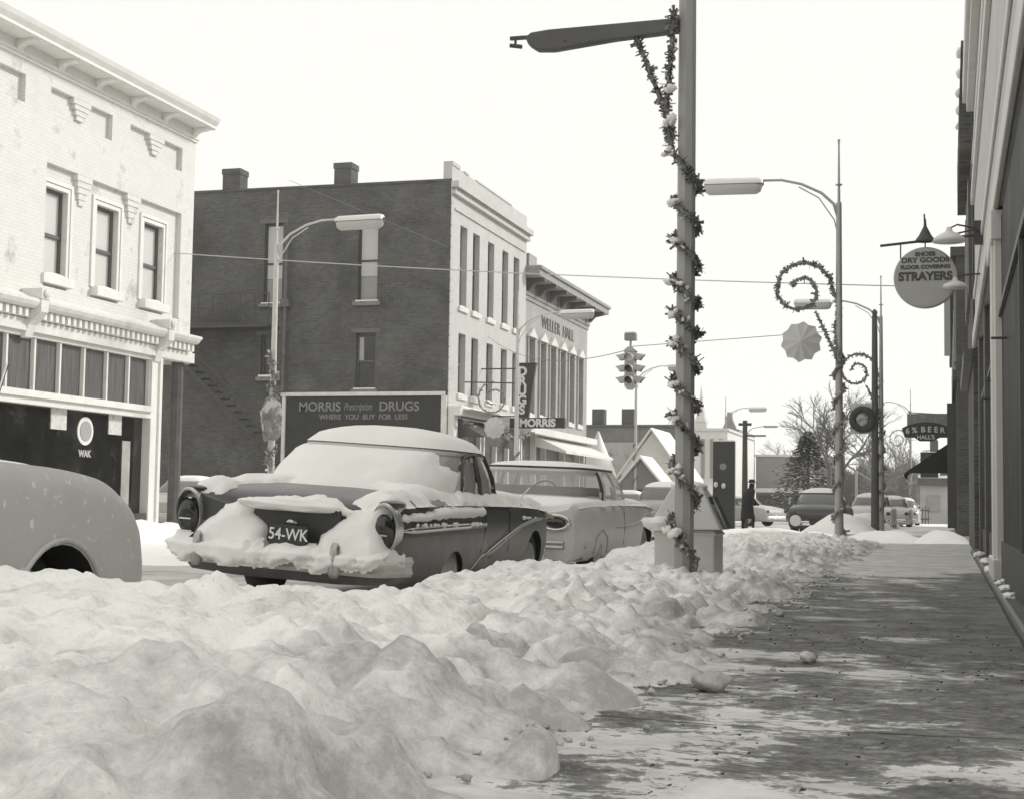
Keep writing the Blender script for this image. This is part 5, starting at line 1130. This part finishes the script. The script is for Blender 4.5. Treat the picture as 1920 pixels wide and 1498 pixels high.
T=gable('service_station','small gabled white service station with a dark doorway and snowy roof',-16.9,-13.6,79,84,2.6,4.9,M_white,M_csnow)
s=MB(); s.box(-15.3,-14.3,78.9,78.98,.0,2.2); s.build('door',M_dark,T); s=MB(); s.box(-16.5,-15.7,78.92,78.98,1,2.1); s.build('window',M_blindg,T); s=MB(); s.box(-15.5,-14.1,78.9,78.99,2.21,2.33); s.build('lintel',M_trim,T)
T=gable('station_porch','little dark-fronted gable porch standing before the service station',-14.95,-13.1,70,72.5,2.0,3.1,mat('porch_grey',.25,.7),M_csnow)
s=MB(); s.box(-14.25,-13.6,69.93,69.98,0,1.6); s.build('door',M_dark,T)
T=thing('conical_tree','tall plain white cone decoration standing past the hall','decoration',(-18.0,79,0)); s=MB(); s.lathe((-18.2,79,0),[(1.35,1.4),(1.25,1.9),(.04,4.85)],40); s.build('cone',mat('white_cloth_cone',.85,.7),T,smooth='auto'); s=MB(); s.tube([(-18.2,79,0),(-18.2,79,1.5)],.1,8); s.build('pole',M_sash,T)
T=simple_block('white_fronted_store','narrow white two-storey store with slit windows behind the foreground post',-15.6,-12.9,91,104,5.5,M_white)
for k in range(3): s=MB(); s.box(-14.5+.55*k,-14.3+.55*k,90.9,90.98,2.6,5.0); s.build('window',M_blindg,T)
s=MB(); s.box(-15.6,-12.8,90.5,90.98,1.6,2.2); s.build('canopy',M_csnow,T); s=MB(); s.box(-15.4,-12.9,90.9,90.97,.0,1.5); s.build('shop_window',M_sash,T)
T=thing('chimney_stack_building','grey parapet with a stepped gable stack behind the white store','building',(-14,106,0)); s=MB(); s.box(-16.5,-14.2,106,115,-.1,6.4); s.prism([(-15.4,6.4),(-14.4,6.4),(-14.7,7.1),(-14.75,7.6),(-15.05,7.6),(-15.1,7.1)],lambda u,v,d:(u,106+d,v),.6); s.build('wall',mat('grey_stucco',.28,.8,var=.1,vs=2),T)
T=thing('church_steeple','faint church steeple with thin spire showing behind the foreground post','building',(-23,150,0)); s=MB(); s.box(-24.6,-23.4,150,151,-.1,9.5); s.lathe((-24.0,150.5,9.5),[(.75,0),(.5,.6),(.22,1.8),(.03,3.6)],8); s.build('tower',mat('steeple_grey',.6,.8),T)
T=thing('tall_black_sign','tall black panel sign with round pale emblem and hanging globes by the far shops','sign',(-9.2,62,0)); q=aY(1357,900,62.)
x0=q.x-.45; s=MB(); s.box(x0,x0+.9,62,62.25,-.1,3.55); s.build('panel',mat('sign_black'),T); s=MB(); s.lathe((x0+.42,61.99,2.5),[(.14,0),(.14,-.02)],20,'y'); s.build('emblem',mat('grey_box'),T); s=MB(); s.box(x0,x0+.9,62,62.25,3.551,3.6); s.build('snow',M_csnow,T)
for k in range(2): s=MB(); s.blob((x0+.15+.32*k,61.8,1.75-.05*k),.09,(1,1,1.3),n=8,amp=0); s.build('globe',mat('emblem_white'),T,smooth=True)
def block_far():
    for i,(lab,x0,x1,y0,y1,h,g) in enumerate((('grey shop with pale parapet band behind the walking person',-13.5,-9.6,110,118,4.6,.30),('low light shop with striped awning right of the walking person',-11.4,-8.2,120,128,3.4,.42),('long pale shed with dark band left of the dark parked car',-12.5,-7.6,135,140,2.6,.55))):
        T=simple_block('far_shop',lab,x0,x1,y0,y1,h,mat('far_wall_%d'%i,g,.8,var=.1,vs=1)); 
        s=MB(); s.box(x0+.2,x1-.2,y0-.08,y0-.01,.6,1.8); s.build('shop_window',M_sash,T); s=MB(); s.box(x0,x1,y0-.8,y0-.1,2.0,2.3); s.build('canopy',M_csnow,T)
block_far()
gable('far_house','snow-roofed house among the trees left of the evergreen',-16,-9.5,170,180,3.6,7.,mat('far_house_wall',.35,.8),M_csnow)
gable('far_barn','small dark-sided shed with snow roof below the evergreen',-10,-6.6,128,134,2.,3.3,mat('shed_dark',.12,.8),M_csnow)
T=simple_block('pale_corner_house','pale two-storey house at the end of the right walk, with a dark cornice band',-1.6,3,92,99,2.4,mat('pale_clapboard',.42,.8,var=.1,vs=1))
s=MB(); s.box(-1.75,3,91.7,91.9,2.3,2.75); s.build('cornice_band',M_sash,T); s=MB(); s.box(-1.7,3,91.6,92.,2.76,2.95); s.build('snow',M_csnow,T); s=MB(); s.box(-1.2,-.5,91.9,91.98,.8,1.7); s.build('window',M_blindg,T)
def fence():
    T=thing('slatted_gate','dark slatted gate standing in the snow at the end of the right walk','fence',(-2,88,0)); s=MB()
    for k in range(9): s.box(-2.4+.16*k,-2.33+.16*k,88,88.05,.0,1.0+.1*(k%2))
    s.build('slats',mat('fence_dark',.12,.8),T); s=MB(); s.box(-2.45,-1.0,88.06,88.12,.3,.4); s.box(-2.45,-1.0,88.06,88.12,.8,.88); s.build('rails',mat('fence_dark'),T)
fence()
def utility_pole():
    x,y=-7.6,58; q=aY(1397,788,y); x=q.x; T=thing('utility_pole','wooden utility pole with crossarm and small street lamp behind the walking person','utility pole',(x,y,0)); s=MB(); s.tube([(x,y,-.1),(x,y,q.z)],[.13,.09],10); s.build('pole',M_dsteel,T); s=MB(); s.box(x-.25,x+.25,y-.04,y+.04,q.z-.2,q.z-.1); s.box(x,x+.8,y-.03,y+.03,q.z-.62,q.z-.56); s.build('crossarm',M_dsteel,T); s=MB(); s.tube([(x,y,q.z-.55),(x+.3,y,q.z-.3),(x+.75,y,q.z-.22)],.015,6); s.build('arm',M_steel,T); s=MB(); s.box(x+.72,x+1.25,y-.08,y+.08,q.z-.28,q.z-.2); s.build('lamp_head',M_lens,T,bevel=.02)
    s=MB(); s.tube([(x+1.9,y+40,0),(x+1.9,y+40,3.3)],.08,8); o=s.build('flag_pole',M_steel,None); tag(o,'slim pale pole left of the dark parked car','pole')
utility_pole()
def bare_tree(label,x,y,h,seed,m,depth=6,name='bare_tree',r0=.14,spread=.45):
    T=thing(name,label,'tree',(x,y,0)); rs=random.Random(seed); tr=MB(); cr=MB()
    def br(p,d,l,r,dep):
        e=p+d*l; mid=p+d*l*.5+Vector((rs.uniform(-1,1),rs.uniform(-1,1),0))*l*.06
        (tr if dep>=depth-1 else cr).tube([p,mid,e],[r,r*.85,r*.7],5 if dep>2 else 3,cap=False)
        if dep==0: return
        for _ in range(3 if dep<depth-1 else rs.choice((2,3))):
            nd=(d+Vector((rs.gauss(0,spread),rs.gauss(0,spread),rs.gauss(.05,spread*.6)))).normalized(); br(e if rs.random()<.7 else mid,nd,l*rs.uniform(.62,.85),r*.66,dep-1)
    br(Vector((x,y,-.1)),Vector((rs.uniform(-.08,.08),0,1)).normalized(),h*.27,r0,depth)
    tr.build('trunk',m,T); cr.build('crown',m,T)
M_bark=mat('winter_bark',.13,.9,var=.2,vs=4); M_twig=mat('far_twigs',.22,.9)
q=aY(1560,930,90); bare_tree('large bare forked tree rising behind the garlanded street light',q.x,90,11.5,4,M_bark,7,r0=.2)
bare_tree('slender bare tree behind the white store near the post',-12.2,130,11,9,M_twig,6)
bare_tree('wide bare tree between the garlanded street light and the dark post',-4.6,105,10,12,M_twig,7)
bare_tree('smaller bare tree showing just right of the dark post',-3.6,120,9,21,M_twig,7)
bare_tree('far pale bare tree behind the utility pole',-14,170,14,31,M_twig,6)
bare_tree('low bushy bare tree left of the slatted gate',-4.4,112,5.,44,M_twig,7,spread=.6)
def conifer(label,x,y,h,r,seed,m):
    T=thing('evergreen_tree',label,'tree',(x,y,0)); rs=random.Random(seed); s=MB(); s.tube([(x,y,-.1),(x,y,h*.95)],[.16,.02],7); s.build('trunk',M_bark,T); s=MB(); s2=MB()
    for k in range(5200):
        t_=rs.random()**.8; z=h*(.08+.92*t_); rr=r*(1-t_)**.85*(1+.35*noise.noise(Vector((t_*14,seed,0))))+.08; a_=rs.uniform(0,2*PI); q_=rr*rs.uniform(.3,1)*(1+.75*noise.noise(Vector((math.cos(a_)*2.2,math.sin(a_)*2.2+seed,z*1.6))))
        c=Vector((x+q_*math.cos(a_),y+q_*math.sin(a_),z-.15*q_)); d=Vector((math.cos(a_),math.sin(a_),rs.uniform(-.5,.2))).normalized()*rs.uniform(.12,.34); sd=Vector((-math.sin(a_),math.cos(a_),rs.uniform(-.4,.4)))*rs.uniform(.05,.13)
        (s2 if rs.random()<.10 else s).add([c-sd,c+sd,c+d],[(0,1,2)])
    s.build('crown',m,T); s2.build('snow',M_csnow,T)
q=aY(1515,900,92); conifer('dark evergreen with snow-flecked boughs left of the garlanded street light',q.x,92,5.5,2.9,3,mat('evergreen',.07,.9,var=.3,vs=3))
q=aY(1470,900,110); conifer('lower evergreen at the left edge of the far trees',q.x,112,3.9,1.8,6,mat('evergreen'))
# far wood: reads as one mass
s=MB(); rs=random.Random(77)
for k in range(26000):
    x=rs.uniform(-17,3.5); y=rs.uniform(150,215); hh=(3.2+3.2*noise.noise(Vector((x*.35,2,1)))+1.4*noise.noise(Vector((x*1.3,5,1))))+ (1.8 if x>-9 else 0); z=hh*rs.random()**.7; l=rs.uniform(.4,1.2)
    dx,dz=rs.gauss(0,.35),rs.uniform(.3,1); sd=rs.uniform(.015,.05); s.add([(x-sd,y,z),(x+sd,y,z),(x+dx*l,y,z+dz*l)],[(0,1,2)])
for k in range(15000):
    x=rs.uniform(-9.5,-2.6); y=rs.uniform(118,134); hh=3.9+1.9*noise.noise(Vector((x*.6,2,7)))+.8*noise.noise(Vector((x*2,4,7))); z=hh*rs.random()**.8; l=rs.uniform(.3,.9); sd=rs.uniform(.02,.05)
    s.add([(x-sd,y,z),(x+sd,y,z),(x+rs.gauss(0,.3)*l,y,z+rs.uniform(.2,1)*l)],[(0,1,2)])
struct(s,'far_wood',mat('far_wood_twigs',.15,.9),kind='stuff')
b=MB(); rows=[]
for j in range(9):
    yy=210+j*25; rows.append([(-160+i*8,yy,-.3+(1.5+7*(j/8)**.8)*(1+.3*fbm(i*.15,j*.3,3,3))) for i in range(46)])
b.grid(rows); struct(b,'snowy_hills',mat('far_hill_snow',.62,.9,var=.15,vs=.05),smooth=True)
# ============================================================ HAZE
def haze():
    b=MB(); b.box(-300,300,-40,520,-1.6,40); m=bpy.data.materials.new('haze_air'); m.use_nodes=True; n=m.node_tree; n.nodes.remove(n.nodes['Principled BSDF'])
    v=n.nodes.new('ShaderNodeVolumePrincipled'); v.inputs['Density'].default_value=.0006; v.inputs['Color'].default_value=(.97,.965,.94,1); v.inputs['Anisotropy'].default_value=.2
    n.links.new(v.outputs[0],n.nodes['Material Output'].inputs['Volume']); struct(b,'haze',m,kind='stuff')
haze()
